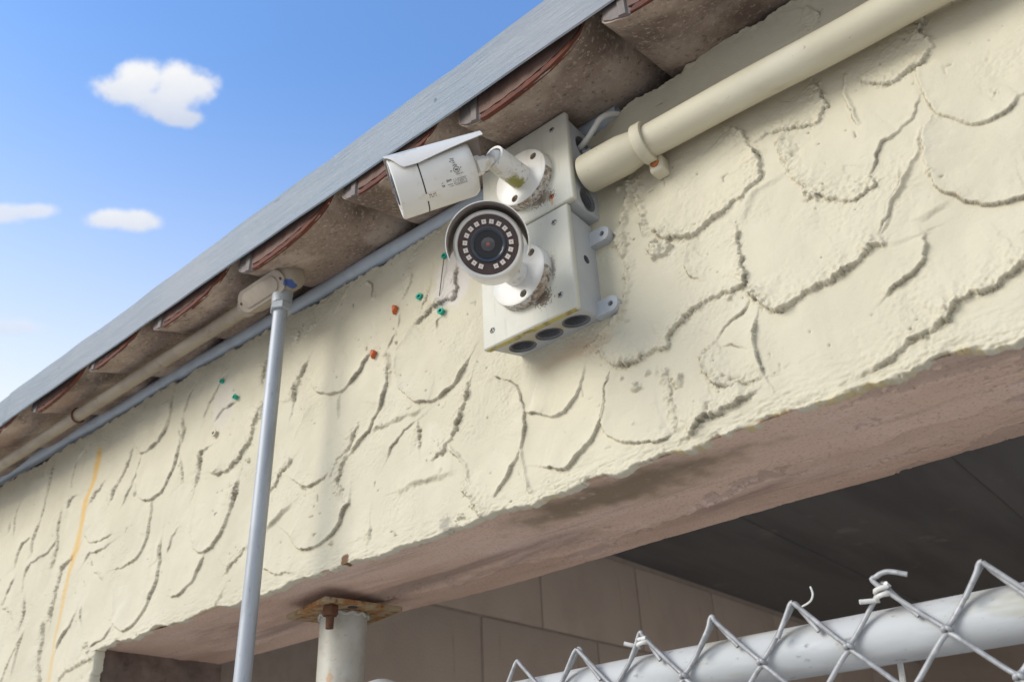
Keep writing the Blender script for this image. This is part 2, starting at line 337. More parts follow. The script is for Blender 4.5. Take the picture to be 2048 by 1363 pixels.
# ------------------------------------------------------------------ mesh helpers
def link(name, me, mat=None, parent=None, smooth=None):
    o = bpy.data.objects.new(name, me); C.objects.link(o)
    if mat is not None:
        for k in (mat if isinstance(mat, (list, tuple)) else [mat]): me.materials.append(MT[k])
    if parent is not None:
        o.parent = parent
        if parent.type == 'EMPTY': o.matrix_parent_inverse = Matrix.Translation(parent.location).inverted()
    if smooth is not None:
        me.polygons.foreach_set('use_smooth', [True] * len(me.polygons))
        if smooth < 179:
            bm = bmesh.new(); bm.from_mesh(me)
            for e in bm.edges:
                if len(e.link_faces) == 2: e.smooth = e.calc_face_angle(0) < rad(smooth)
            bm.to_mesh(me); bm.free()
    return o
def obj(name, vf, mat, parent=None, smooth=40):
    me = bpy.data.meshes.new(name); me.from_pydata([tuple(v) for v in vf[0]], [], vf[1]); me.update()
    return link(name, me, mat, parent, smooth)
def thing(name, loc, label, cat, group=None):
    o = bpy.data.objects.new(name, None); C.objects.link(o); o.location = loc
    o.empty_display_size = 0.02
    return tag(o, label, cat, group)
def tag(o, label, cat, group=None):
    o['label'] = label; o['category'] = cat
    if group: o['group'] = group
    return o
def join(*vfs):
    V, Fc = [], []
    for v, f in vfs:
        n = len(V); V += [tuple(q) for q in v]; Fc += [tuple(i + n for i in q) for q in f]
    return V, Fc
def frame(axis):
    a = Vector(axis).normalized()
    h = Vector((0, 0, 1)) if abs(a.z) < 0.9 else Vector((1, 0, 0))
    u = h.cross(a).normalized(); return a, u, a.cross(u).normalized()
def lathe(prof, org, axis, n=32, close=False, arc=None):
    """prof: (distance along axis, radius) list; first/last radius 0 closes the end"""
    a, u, v = frame(axis); org = Vector(org); V, Fc = [], []
    rings = []
    for (h, r) in prof:
        if r <= 1e-9:
            rings.append([len(V)]); V.append(org + a * h)
        else:
            rings.append(list(range(len(V), len(V) + n)))
            for i in range(n):
                t = 2 * math.pi * i / n; V.append(org + a * h + u * (r * math.cos(t)) + v * (r * math.sin(t)))
    for p, q in zip(rings[:-1], rings[1:]):
        for i in range(n):
            j = (i + 1) % n
            if len(p) == 1 and len(q) == 1: continue
            if len(p) == 1: Fc.append((p[0], q[j], q[i]))
            elif len(q) == 1: Fc.append((p[i], p[j], q[0]))
            else: Fc.append((p[i], p[j], q[j], q[i]))
    return V, Fc
def tube(path, r, n=12, caps=True):
    P = [Vector(p) for p in path]; m = len(P)
    R = r if isinstance(r, (list, tuple, np.ndarray)) else [r] * m
    V, Fc = [], []; t0 = (P[1] - P[0]).normalized(); _, u, _ = frame(t0)
    for i in range(m):
        t = (P[min(i + 1, m - 1)] - P[max(i - 1, 0)]).normalized()
        u = (u - t * u.dot(t)).normalized(); v = t.cross(u)
        for k in range(n):
            a = 2 * math.pi * k / n; V.append(P[i] + (u * math.cos(a) + v * math.sin(a)) * float(R[i]))
    for i in range(m - 1):
        for k in range(n):
            l = (k + 1) % n; Fc.append((i * n + k, i * n + l, (i + 1) * n + l, (i + 1) * n + k))
    if caps: Fc.append(tuple(range(n - 1, -1, -1))); Fc.append(tuple(range((m - 1) * n, m * n)))
    return V, Fc
def spline(pts, n=8):
    P = [Vector(p) for p in pts]; out = []
    for i in range(len(P) - 1):
        a, b, c, d = P[max(i - 1, 0)], P[i], P[i + 1], P[min(i + 2, len(P) - 1)]
        for k in range(n):
            t = k / n
            out.append(0.5 * ((2 * b) + (c - a) * t + (2 * a - 5 * b + 4 * c - d) * t * t + (3 * b - a - 3 * c + d) * t ** 3))
    out.append(P[-1]); return out
def box(x0, x1, y0, y1, z0, z1):
    V = [(x, y, z) for x in (x0, x1) for y in (y0, y1) for z in (z0, z1)]
    return V, [(0, 1, 3, 2), (4, 6, 7, 5), (0, 4, 5, 1), (2, 3, 7, 6), (0, 2, 6, 4), (1, 5, 7, 3)]
def hexa(front, back):
    """8-corner block from two rectangles (x0,x1,z0,z1,y)"""
    V = []
    for (x0, x1, z0, z1, y) in (front, back): V += [(x0, y, z0), (x1, y, z0), (x1, y, z1), (x0, y, z1)]
    return V, [(0, 1, 2, 3), (7, 6, 5, 4), (0, 4, 5, 1), (1, 5, 6, 2), (2, 6, 7, 3), (3, 7, 4, 0)]
def bevelled(vf, w, seg=3):
    me = bpy.data.meshes.new('tmp'); me.from_pydata([tuple(v) for v in vf[0]], [], vf[1])
    bm = bmesh.new(); bm.from_mesh(me); bmesh.ops.recalc_face_normals(bm, faces=bm.faces)
    bmesh.ops.bevel(bm, geom=bm.edges[:], offset=w, segments=seg, affect='EDGES', profile=0.5, clamp_overlap=True)
    bm.verts.index_update()
    V = [v.co.copy() for v in bm.verts]; Fc = [tuple(v.index for v in f.verts) for f in bm.faces]; bm.free()
    bpy.data.meshes.remove(me); return V, Fc
def cut(o, cutters):
    """drill real holes: boolean each cutter out of o, then drop the cutters"""
    tmp = []
    for vf in cutters:
        me = bpy.data.meshes.new('cutter'); me.from_pydata([tuple(v) for v in vf[0]], [], vf[1])
        bm = bmesh.new(); bm.from_mesh(me); bmesh.ops.recalc_face_normals(bm, faces=bm.faces); bm.to_mesh(me); bm.free()
        c = bpy.data.objects.new('cutter', me); C.objects.link(c); tmp.append(c)
        md = o.modifiers.new('cut', 'BOOLEAN'); md.operation = 'DIFFERENCE'; md.solver = 'EXACT'; md.object = c
    bpy.context.view_layer.update()
    dg = bpy.context.evaluated_depsgraph_get()
    me = bpy.data.meshes.new_from_object(o.evaluated_get(dg)); o.modifiers.clear(); o.data = me
    for c in tmp: bpy.data.objects.remove(c, do_unlink=True)
    bm = bmesh.new(); bm.from_mesh(me)
    for e in bm.edges:
        if len(e.link_faces) == 2: e.smooth = e.calc_face_angle(0) < rad(35)
    bm.to_mesh(me); bm.free()
def cyl(org, axis, r, h0, h1, n=32): return lathe([(h0, 0), (h0, r), (h1, r), (h1, 0)], org, axis, n)

# ------------------------------------------------------------------ noise
_perm = rng.permutation(4096)
def vnoise(x, y, seed=0):
    xi, yi = np.floor(x).astype(np.int64), np.floor(y).astype(np.int64)
    fx, fy = x - xi, y - yi
    fx, fy = fx * fx * (3 - 2 * fx), fy * fy * (3 - 2 * fy)
    def h(a, b): return _perm[(_perm[(a + seed * 131) & 4095] + b * 7 + seed * 17) & 4095] / 4095.0
    return ((h(xi, yi) * (1 - fx) + h(xi + 1, yi) * fx) * (1 - fy) + (h(xi, yi + 1) * (1 - fx) + h(xi + 1, yi + 1) * fx) * fy) * 2 - 1
def fbm(x, y, octv=4, seed=0, gain=0.5):
    s, a = 0.0, 1.0
    for o in range(octv):
        s = s + a * vnoise(x, y, seed + o * 5); x, y, a = x * 2.03 + 11.3, y * 2.03 + 5.7, a * gain
    return s

# ------------------------------------------------------------------ ground and room
def flat(name, mat, x0, x1, y0, y1, z):
    o = obj(name, ([(x0, y0, z), (x1, y0, z), (x1, y1, z), (x0, y1, z)], [(0, 1, 2, 3)]), mat, smooth=None)
    o['kind'] = 'structure'; return o
GZ = -1.6
flat('ground', 'ground', -200, 200, -200, 200, GZ)

# ------------------------------------------------------------------ stucco relief
# trowel ridges drawn as curves lying on the wall face; the steep side is on the right hand of the drawing direction
REG = {'A': (1100, 0, 2.1603), 'B': (0, 863, 2.7257), 'Cc': (700, 700, 2.7257), 'E': (560, 500, 4.543), 'F': (560, 780, 4.2595),
       'G': (1160, 380, 4.543), 'H': (1160, 640, 4.543), 'I': (1540, 380, 3.7854), 'J': (180, 720, 4.542), 'K': (0, 860, 2.71)}
def L(h, kind, *segs):
    pts = []
    for r, s in segs:
        ox, oy, k = REG[r]; a = [float(q) for q in s.replace(',', ' ').split()]
        for i in range(0, len(a), 2):
            p = atY(ox + a[i] / k, oy + a[i + 1] / k, 0.0); pts.append((p.x, p.z))
    return (h, kind, np.array(pts))
RIDGES = [
 L(3.5,'c',('A','885 605 970 560 1050 545 1130 540 1170 490 1185 440 1165 400 1140 345')),
 L(5.5,'c',('A','430 990 520 1030 620 1000 640 975 740 920 770 880 850 830 880 780 920 765 905 700 880 640 830 590 790 550')),
 L(4.0,'c',('A','990 575 985 620 1000 690 1040 760 1090 790 1120 830 1160 840 1230 850 1290 865 1330 840 1400 800 1380 750')),
 L(2.2,'e',('A','1380 750 1395 700 1430 620 1500 560 1570 500 1580 440')),
 L(3.0,'c',('A','1080 150 1140 110 1160 80 1140 45 1100 30')),
 L(3.5,'e',('A','1570 290 1600 380 1630 435 1680 490 1790 530 1860 530 1950 480 2030 400')),
 L(4.2,'e',('A','1660 480 1620 540 1605 590 1605 650 1620 720 1640 770 1700 820 1790 860 1880 875 1960 870 2048 850 2150 800')),
 L(3.0,'b',('A','1590 560 1585 650 1550 740 1510 800 1470 880 1430 970 1420 1020')),
 L(4.5,'B',('A','330 770 330 850 325 930 290 1000 310 1090')),
 L(3.5,'B',('A','370 750 380 870 400 960 415 1000')),
 L(4.5,'c',('A','1320 340 1440 365 1530 320 1610 260 1640 180 1600 130 1610 60')),
 L(1.5,'s',('A','810 960 870 840 930 790 1000 755')),
 L(2.0,'b',('A','1270 310 1270 420 1300 480 1340 540')),
 L(1.5,'s',('A','740 530 790 590 830 630')),
 L(2.0,'b',('A','1500 740 1510 800')),
 L(3.2,'e',('G','1060 440 960 470 935 560 940 670 990 750 1060 800 1130 820')),
 L(6.0,'c',('H','150 240 170 310 240 350 310 405 440 405 500 370 580 320 650 270 740 280 790 240 830 110 880 40'),
           ('G','900 1200 1000 1120 1060 1070 1130 1010 1220 940 1320 940 1400 890 1500 880 1500 790 1450 660 1435 480 1410 330')),
 L(3.8,'B',('G','430 620 440 740 430 850 410 980 370 1090 320 1190 240 1270 170 1350'),('H','90 240 40 290')),
 L(6.5,'c',('G','1520 860 1560 970 1640 1030 1720 1075'),('I','0 890 90 915 130 880 240 800 310 740 370 690 490 660 560 600 650 520 720 460 780 410 860 380')),
 L(3.0,'s',('I','860 390 960 380 1090 330 1130 310')),
 L(4.5,'e',('I','850 800 960 710 1080 620 1140 540 1160 440 1160 340')),
 L(6.0,'c',('I','720 1363 830 1340 900 1270 990 1190 1010 1140 1110 1090 1210 1080 1240 1010 1340 940 1390 880 1440 810 1560 770 1700 690 1830 620 1923 560 2050 480')),
 L(3.2,'e',('I','820 350 825 270 870 200 910 110 940 50 960 0')),
 L(2.0,'s',('I','1050 220 1130 190 1210 140 1330 80')),
 L(4.5,'c',('H','1260 160 1180 230 1110 280 1095 340 1090 400 1130 470 1200 540 1240 590 1320 605 1380 575 1450 560 1560 550 1660 510')),
 L(5.0,'e',('H','1680 520 1660 480 1610 360 1590 200 1590 80 1590 0'),('G','1600 1160')),
 L(2.2,'e',('H','1280 240 1350 200 1420 205 1500 240 1540 260')),
 L(3.2,'e',('G','1250 1340 1320 1210 1390 1150 1500 1080 1540 990')),
 L(3.4,'e',('H','300 410 260 480 230 600 215 700 210 820 190 940 280 1050 360 1100 440 1110 560 1100 640 1105 740 1075 810 1045')),
 L(1.8,'B',('H','860 1030 850 850 820 700 780 560 700 440')),
 L(5.5,'c',('H','940 1060 1040 980 1090 890 1200 860 1320 800 1440 740 1560 640')),
 L(5.0,'e',('E','1210 680 1150 780 1060 880 1040 960'),('Cc','240 110 255 190 310 250 380 280 450 265 520 230 580 165 620 90 640 40')),
 L(4.0,'c',('Cc','430 600 470 570 510 530 560 470 590 380 630 270 650 170')),
 L(3.6,'e',('Cc','780 800 840 690 900 580 940 480 950 340 930 230 900 190 830 150 760 150 700 180')),
 L(4.2,'e',('Cc','960 330 1030 345 1110 360 1170 320 1220 260 1255 170 1270 90')),
 L(4.2,'e',('Cc','1040 625 1080 632 1150 650 1190 620 1250 550 1310 480 1360 400 1385 300 1385 200 1420 110')),
 L(2.0,'b',('Cc','920 520 925 620 950 720 990 770')),
 L(3.0,'s',('Cc','110 430 200 390 280 355 375 325')),
 L(2.8,'s',('Cc','250 760 330 720 420 690 550 660')),
 L(2.4,'e',('Cc','190 580 230 510 290 430 350 380')),
 L(2.8,'c',('Cc','370 520 365 470 350 370')),
 L(2.0,'b',('Cc','530 530 600 590 630 660 640 730')),
 L(4.0,'c',('Cc','600 745 650 790 690 860 705 900')),
 L(4.2,'e',('Cc','0 560 40 510 100 430 150 320 185 200 195 120 195 50')),
 L(4.5,'c',('F','410 740 440 680 510 560 570 500 620 420 650 330 670 270')),
 L(4.2,'e',('F','100 740 180 810 260 810 370 740 410 700')),
 L(2.2,'e',('F','330 50 230 150 150 270 100 400')),
 L(4.8,'e',('F','70 1240 130 1320 200 1350 260 1335 350 1290 410 1240 480 1150 520 1060 560 960 575 900')),
 L(3.2,'c',('F','510 870 480 780 510 640 560 560')),
 L(3.2,'c',('F','740 1270 755 1150')),
 L(4.2,'e',('E','270 1190 340 1300 430 1300 530 1290 620 1220 720 1090 770 980 810 920')),
 L(2.2,'b',('F','500 20 490 110 480 230')),
 L(5.5,'c',('E','120 1363 150 1200 210 1100 240 1030')),
 L(3.0,'c',('E','1270 570 1310 470 1360 300')),
 L(4.2,'c',('E','1210 680 1300 600 1400 510 1500 450 1590 430 1605 340 1580 270 1600 150')),
 L(2.4,'b',('E','810 450 820 390 820 300 770 285')),
 L(2.0,'b',('E','490 560 560 460 600 350')),
 L(2.0,'b',('E','1130 220 1160 120 1230 0')),
 L(2.2,'c',('E','1110 430 1150 330 1195 240 1190 200')),
 L(2.2,'c',('E','230 760 310 660')),
 L(2.4,'c',('E','130 850 190 700')),
 L(2.0,'b',('E','510 740 550 610')),
 L(2.0,'b',('E','1060 680 1070 560')),
 L(2.0,'b',('E','960 880 1030 740')),
 L(2.6,'B',('E','960 1200 965 1000 930 930')),
 L(1.8,'b',('E','1410 710 1400 650 1450 590')),
 L(4.2,'e',('B','1040 580 1060 640 1100 655 1150 630 1200 560 1250 440 1280 330 1290 260')),
 L(3.4,'e',('B','920 895 960 895 1040 810 1080 730 1105 660')),
 L(3.6,'e',('B','620 740 680 725 740 680 790 570 820 470 830 370')),
 L(4.2,'e',('B','600 1040 650 1078 700 1070 750 1010 800 920 845 800 862 690 862 600')),
 L(2.2,'e',('B','640 750 610 880 600 1000')),
 L(4.6,'e',('J','400 1100 430 1200 480 1270 560 1270 640 1200 720 1050 790 860 810 700 800 600')),
 L(4.6,'e',('J','440 830 500 840 580 770 680 640 720 500 745 340')),
 L(3.2,'e',('J','440 560 400 680 410 760 440 830')),
 L(4.0,'c',('J','180 1250 210 1170 300 1040 360 900 385 790')),
 L(2.6,'e',('J','280 1310 350 1180 420 1000 460 860')),
 L(4.5,'c',('J','940 1110 980 1030 975 940 990 830 1050 780')),
 L(5.2,'c',('J','1100 1030 1240 1000 1310 950 1370 850 1440 720 1480 560 1560 380')),
 L(3.5,'c',('J','820 740 850 620 830 520')),
 L(3.2,'e',('J','1020 520 1090 360 1190 200 1250 80')),
 L(3.2,'e',('J','1120 550 1190 440 1290 380')),
 L(2.2,'e',('J','850 470 880 340 940 220')),
 L(3.0,'c',('J','830 1110 800 880')),
 L(3.6,'c',('J','1540 230 1570 100 1600 0')),
 L(3.4,'c',('J','1260 1363 1310 1220 1340 1090')),
 L(2.6,'b',('B','900 650 930 560 960 510')),
 L(3.4,'c',('B','1215 770 1280 690 1340 620')),
 L(3.0,'s',('B','1450 530 1510 460 1575 390')),
 L(3.4,'c',('B','1470 330 1540 210 1580 160')),
 L(2.0,'b',('B','1490 720 1540 712')),
 L(2.4,'e',('B','1430 740 1500 770 1580 770')),
 L(2.6,'c',('B','1160 940 1205 860')),
 L(3.6,'e',('K','165 720 200 700 250 660 300 600 310 520 330 430')),
 L(3.6,'e',('K','175 680 175 600 210 500 240 380 270 270 290 190')),
 L(3.2,'e',('K','75 740 90 670 120 610 165 580')),
 L(3.0,'e',('K','70 560 80 450 110 380')),
 L(3.2,'e',('K','10 950 40 870 80 790')),
 L(3.2,'e',('K','120 870 130 780 170 720')),
 L(3.4,'c',('K','100 1090 130 1000 135 900')),
 L(3.4,'e',('K','0 1370 30 1300 60 1230 120 1110')),
 L(4.0,'c',('K','260 1040 290 900 330 760 390 680')),
 L(4.2,'c',('K','205 1363 200 1240 220 1150 235 1030')),
 L(3.0,'e',('K','60 1310 100 1160 130 1080')),
 L(2.4,'e',('K','380 340 385 260 410 170 450 100')),
 L(3.0,'c',('K','360 430 380 370 410 350')),
 L(3.4,'c',('K','270 750 300 640 310 560')),
 L(3.2,'e',('K','450 710 480 660 540 650 590 610')),
 L(2.8,'b',('K','510 760 550 800')),
 L(3.0,'c',('K','310 1363 340 1310 420 1265 500 1240')),
 L(3.4,'e',('K','290 1180 320 1120 370 1070 400 990')),
 L(2.6,'b',('K','430 1050 430 950')),
 L(3.6,'e',('K','480 1170 500 1160 560 1120 590 1060')),
 L(2.6,'b',('K','10 960 50 970 70 1030')),
 L(3.2,'e',('K','40 560 60 480')),
 L(3.0,'e',('B','1050 400 1035 480 1035 560 1050 620')),
 L(2.6,'e',('B','460 500 450 560 480 600 540 590 600 560')),
 L(2.6,'e',('B','745 190 735 260 750 340')),
 L(2.4,'e',('E','560 900 480 1010 470 1080')),
 L(3.4,'c',('K','480 390 520 330 560 280')),
]
_r = random.Random(21)
for _ in range(170):      # fainter strokes between the drawn ones
    cx_, cz_ = _r.uniform(-3.2, 0.62), _r.uniform(0.335, 0.765) if _r.random() < 0.88 else _r.uniform(0.0, 0.3)
    if (cz_ < 0.33 and cx_ > -1.47) or -2.12 < cx_ < 0.12: continue
    rr_ = _r.uniform(0.022, 0.052); tl = rad(_r.uniform(-32, 22)); a0_, a1_ = rad(_r.uniform(185, 240)), rad(_r.uniform(300, 365))
    q_ = []
    for i_ in range(9):
        a_ = a0_ + (a1_ - a0_) * i_ / 8; u_, v_ = rr_ * math.cos(a_), rr_ * _r.uniform(1.15, 1.25) * math.sin(a_)
        q_.append((cx_ + u_ * math.cos(tl) - v_ * math.sin(tl), cz_ + u_ * math.sin(tl) + v_ * math.cos(tl)))
    RIDGES.append((_r.uniform(-0.4, 1.0) * (1.9 if cx_ > 0.1 or cx_ < -2.1 else 1.0), 'e', np.array(q_)))
BUMPS = [('H',490,620,9,6),('H',890,550,9,6),('H',375,525,6,3),('H',165,760,7,4),('H',610,470,5,3),('H',770,480,6,4),('H',478,935,4,2.5),
         ('G',1350,980,6,4),('G',700,545,15,9),('G',760,510,10,7),('G',665,480,9,5),('G',370,470,12,7),('G',350,400,10,6),('G',390,560,8,5),('G',420,1175,4,3),
         ('A',1130,830,9,5),('A',1635,725,7,4),('A',1920,385,7,2),('E',838,430,7,4),('K',455,1160,12,7),('K',470,1190,10,6),('K',200,1235,9,5),
         ('J',400,1200,9,5),('F',185,810,9,5),('F',75,600,9,5),('F',415,1295,6,4),('F',1520,1065,8,5),('F',1520,230,6,4),('J',1430,910,6,4),
         ('E',160,1200,9,5),('J',1510,490,16,6),('J',1540,400,11,5),('J',1270,960,8,4),('E',1040,830,4,3),('F',1640,960,9,4),('A',500,735,7,4),('A',285,810,6,4)]
def resample(P, step):
    d = np.sqrt(((P[1:] - P[:-1]) ** 2).sum(1)); s = np.concatenate([[0], np.cumsum(d)])
    n = max(3, int(s[-1] / step) + 1); t = np.linspace(0, s[-1], n)
    # gentle corner rounding
    q = np.stack([np.interp(t, s, P[:, 0]), np.interp(t, s, P[:, 1])], 1)
    for _ in range(2): q[1:-1] = 0.25 * q[:-2] + 0.5 * q[1:-1] + 0.25 * q[2:]
    return q, t
def relief(X, Z):
    """height of the plaster (m, outward) and dirt mask on the grid X,Z (rows z, cols x)"""
    H = np.zeros_like(X); Dt = np.zeros_like(X); Cr = np.zeros_like(X)
    xs = X[0]; base_lo = Z.min(0); base_hi = Z.max(0); nr = X.shape[0]
    for k, (h, kind, P) in enumerate(RIDGES):
        q, t = resample(P, 0.0045)
        nx = q[1:] - q[:-1]
        q = q + 0.0016 * np.stack([fbm(t * 90, t * 0 + k, 3, 3), fbm(t * 90, t * 0 + k + 50, 3, 9)], 1)
        mrg = 0.058 if kind in 'ec' else 0.034
        c0, c1 = np.searchsorted(xs, q[:, 0].min() - mrg), np.searchsorted(xs, q[:, 0].max() + mrg)
        if c1 - c0 < 2: continue
        lo, hi = base_lo[c0:c1].max(), base_hi[c0:c1].min()
        v = lambda z: int(np.clip((z - lo) / max(hi - lo, 1e-6), 0, 1) * (nr - 1))
        r0, r1 = max(0, v(q[:, 1].min() - mrg) - 12), min(nr, v(q[:, 1].max() + mrg) + 13)
        x, z = X[r0:r1, c0:c1], Z[r0:r1, c0:c1]
        # raggedness: wobble the sample position
        ra = 0.0020 if kind in 'cB' else 0.0010
        xw = x + ra * fbm(x * 170, z * 170, 3, 21, 0.65); zw = z + ra * fbm(x * 170, z * 170, 3, 33, 0.65)
        best = np.full(x.shape, 9.0); side = np.zeros(x.shape); par = np.zeros(x.shape); tot = t[-1]
        lx = xs[c0:c1]
        for i in range(len(q) - 1):
            a, b = q[i], q[i + 1]; dx, dz = b - a; ll = dx * dx + dz * dz
            j0, j1 = np.searchsorted(lx, min(a[0], b[0]) - mrg), np.searchsorted(lx, max(a[0], b[0]) + mrg)
            if j1 <= j0 or ll < 1e-12: continue
            px, pz = xw[:, j0:j1] - a[0], zw[:, j0:j1] - a[1]
            u = np.clip((px * dx + pz * dz) / ll, 0, 1)
            d2 = (px - u * dx) ** 2 + (pz - u * dz) ** 2
            m = d2 < best[:, j0:j1]
            best[:, j0:j1] = np.where(m, d2, best[:, j0:j1])
            side[:, j0:j1] = np.where(m, np.sign(dx * pz - dz * px), side[:, j0:j1])
            par[:, j0:j1] = np.where(m, t[i] + u * (t[i + 1] - t[i]), par[:, j0:j1])
        d = np.sqrt(best); sd_ = d * np.where(side == 0, 1, side)
        tap = np.clip(par / 0.012, 0, 1) * np.clip((tot - par) / 0.012, 0, 1); tap = 0.35 + 0.65 * np.sqrt(tap)
        tap *= 0.80 + 0.30 * vnoise(par * 60, par * 0 + k * 3.3, 40)
        hh = (h * 0.85 + 0.9) * 0.00140
        if kind in 'ec':
            w1 = 0.020 if kind == 'e' else 0.017
            sp_ = np.clip(sd_, 0, None); inner = 0.42 * np.exp(-sp_ / 0.0060) + 0.58 * np.clip(1 - sp_ / 0.056, 0, 1) ** 1.25
            w2 = 0.0012 if kind == 'e' else 0.0018
            outer = np.clip(1 + sd_ / w2, 0, 1)
            e = np.where(sd_ >= 0, inner, outer)
            hgt = hh * tap * e
            if kind == 'c':
                cr = np.exp(-d / 0.010) * (sd_ > -0.004)
                Cr[r0:r1, c0:c1] = np.maximum(Cr[r0:r1, c0:c1], cr * tap)
            groove = np.where(sd_ < 0, np.exp(-((-sd_ - w2 * 1.3) / 0.0022) ** 2), 0) * 0.0009 * tap
            dm = np.where(sd_ < 0.0004, np.exp(-np.abs(sd_ + w2 * 0.8) / 0.0011), 0) * tap  # narrow band on the drop side, coloured dark for shade and grime
        elif kind in 'bB':
            wd = 0.0022 if kind == 'b' else 0.0046
            hgt = hh * tap * np.exp(-(d / wd) ** 2); groove = 0.0007 * tap * np.where(sd_ < 0, np.exp(-((d - wd * 1.4) / 0.002) ** 2), 0)
            dm = np.where(sd_ < 0, np.exp(-np.abs(d - wd * 0.8) / 0.0014), 0) * 0.9 * tap
            if kind == 'B': Cr[r0:r1, c0:c1] = np.maximum(Cr[r0:r1, c0:c1], np.exp(-(d / 0.006) ** 2) * tap)
        else:   # straight smear: a soft bevelled band
            hgt = hh * tap * np.where(sd_ > 0, np.exp(-d / 0.022) * np.clip(1 - d / 0.034, 0, 1), np.clip(1 + sd_ / 0.006, 0, 1)); groove = 0; dm = np.where(sd_ < 0, np.exp(-((d - 0.003) / 0.003) ** 2), 0) * 0.5 * tap
        # leave no cut at the margin of the block
        H[r0:r1, c0:c1] = np.maximum(H[r0:r1, c0:c1], hgt) - groove
        Dt[r0:r1, c0:c1] = np.maximum(Dt[r0:r1, c0:c1], dm)
    for (r, a, b, rr, hh) in BUMPS:
        ox, oy, k = REG[r]; p = atY(ox + a / k, oy + b / k); rr *= 0.00058; hh *= 0.00058
        c0, c1 = np.searchsorted(xs, p.x - 3 * rr), np.searchsorted(xs, p.x + 3 * rr)
        if c1 - c0 < 2: continue
        x, z = X[:, c0:c1], Z[:, c0:c1]
        d = np.sqrt((x - p.x) ** 2 + (z - p.z) ** 2) / rr * (1 + 0.45 * fbm(x * 260, z * 260, 3, 13))
        bmp = hh * 1.5 * np.clip(1.15 - d ** 2, 0, 1) ** 0.6
        H[:, c0:c1] = np.maximum(H[:, c0:c1], bmp)
        Cr[:, c0:c1] = np.maximum(Cr[:, c0:c1], np.clip(1.2 - d, 0, 1) * 0.7)
    # broad trowel swells, plaster grain, crumbly rims, pits
    H += 0.0022 * fbm(X * 13, Z * 11, 3, 2) + 0.0004 * fbm(X * 40, Z * 34, 3, 5)
    gate = np.clip(fbm(X * 16, Z * 16, 2, 61) * 1.6 - 0.1, 0, 1)
    H += (0.00005 + 0.00036 * gate) * fbm(X * 330, Z * 330, 3, 8, 0.7)
    H += Cr * 0.0021 * fbm(X * 210, Z * 210, 4, 17, 0.75)
    pit = vnoise(X * 150, Z * 150, 77); gatep = vnoise(X * 22, Z * 22, 78)
    pm = np.clip((pit - 0.80) * 6, 0, 1) * (gatep > 0.1)
    H -= 0.0012 * pm; Dt = np.maximum(Dt, pm * 0.75)
    return H, Dt * (0.65 + 0.35 * np.clip(fbm(X * 30, Z * 30, 3, 91) + 0.4, 0, 1))

XL, XR = -3.30, 0.62
def xgrid(x0, x1):
    x, out = x1, []
    while x > x0:
        out.append(x); t = min(max((-x - 0.62) / 1.4, 0), 1); x -= 0.00105 + 0.00135 * t + 0.0045 * min(1, max(0, (-x - 2.1) / 0.4)) + 0.0014 * min(1, max(0, (x - 0.14) / 0.05))
    out.append(x0); return np.array(out[::-1])
PILX = -1.4453                       # right-hand corner of the pillar, where the beam begins
TOPX = [-3.4, -2.3, -1.42, -0.9, -0.76, -0.64, -0.45, -0.39, -0.372, -0.345, -0.30, -0.262, -0.250, -0.235, -0.215, -0.19, -0.14, 0.7]
TOPZ = [0.778, 0.776, 0.7675, 0.7535, 0.7490, 0.7575, 0.752, 0.750, 0.764, 0.768, 0.7705, 0.7715, 0.7800, 0.7785, 0.7710, 0.7690, 0.7650, 0.7620]
def grid_mesh(name, X, Y, Z, mat, attrs, parent, keep=None):
    nr, nc = X.shape
    me = bpy.data.meshes.new(name)
    co = np.stack([X, Y, Z], -1).reshape(-1, 3).astype(np.float32)
    i = np.arange(nr * nc).reshape(nr, nc)
    q = np.stack([i[:-1, :-1], i[:-1, 1:], i[1:, 1:], i[1:, :-1]], -1).reshape(-1, 4)
    if keep is not None: q = q[keep.reshape(-1)]
    me.vertices.add(len(co)); me.vertices.foreach_set('co', co.ravel())
    me.loops.add(len(q) * 4); me.loops.foreach_set('vertex_index', q.ravel().astype(np.int32))
    me.polygons.add(len(q)); me.polygons.foreach_set('loop_start', np.arange(0, len(q) * 4, 4, dtype=np.int32))
    me.polygons.foreach_set('loop_total', np.full(len(q), 4, dtype=np.int32))
    me.polygons.foreach_set('use_smooth', np.ones(len(q), dtype=bool))
    me.update(calc_edges=True)
    for k, a in attrs.items():
        at = me.attributes.new(k, 'FLOAT', 'POINT'); at.data.foreach_set('value', a.ravel().astype(np.float32))
    return link(name, me, mat, parent)
STREAK = np.array([[atY(a / 2.71, 860 + b / 2.71).x, atY(a / 2.71, 860 + b / 2.71).z] for a, b in
                   [(525, 60), (528, 120), (512, 230), (495, 300), (462, 370), (445, 450), (420, 580), (405, 650), (385, 720), (358, 820), (335, 930), (310, 1030), (285, 1115), (276, 1180), (265, 1250), (250, 1340), (240, 1400)]])
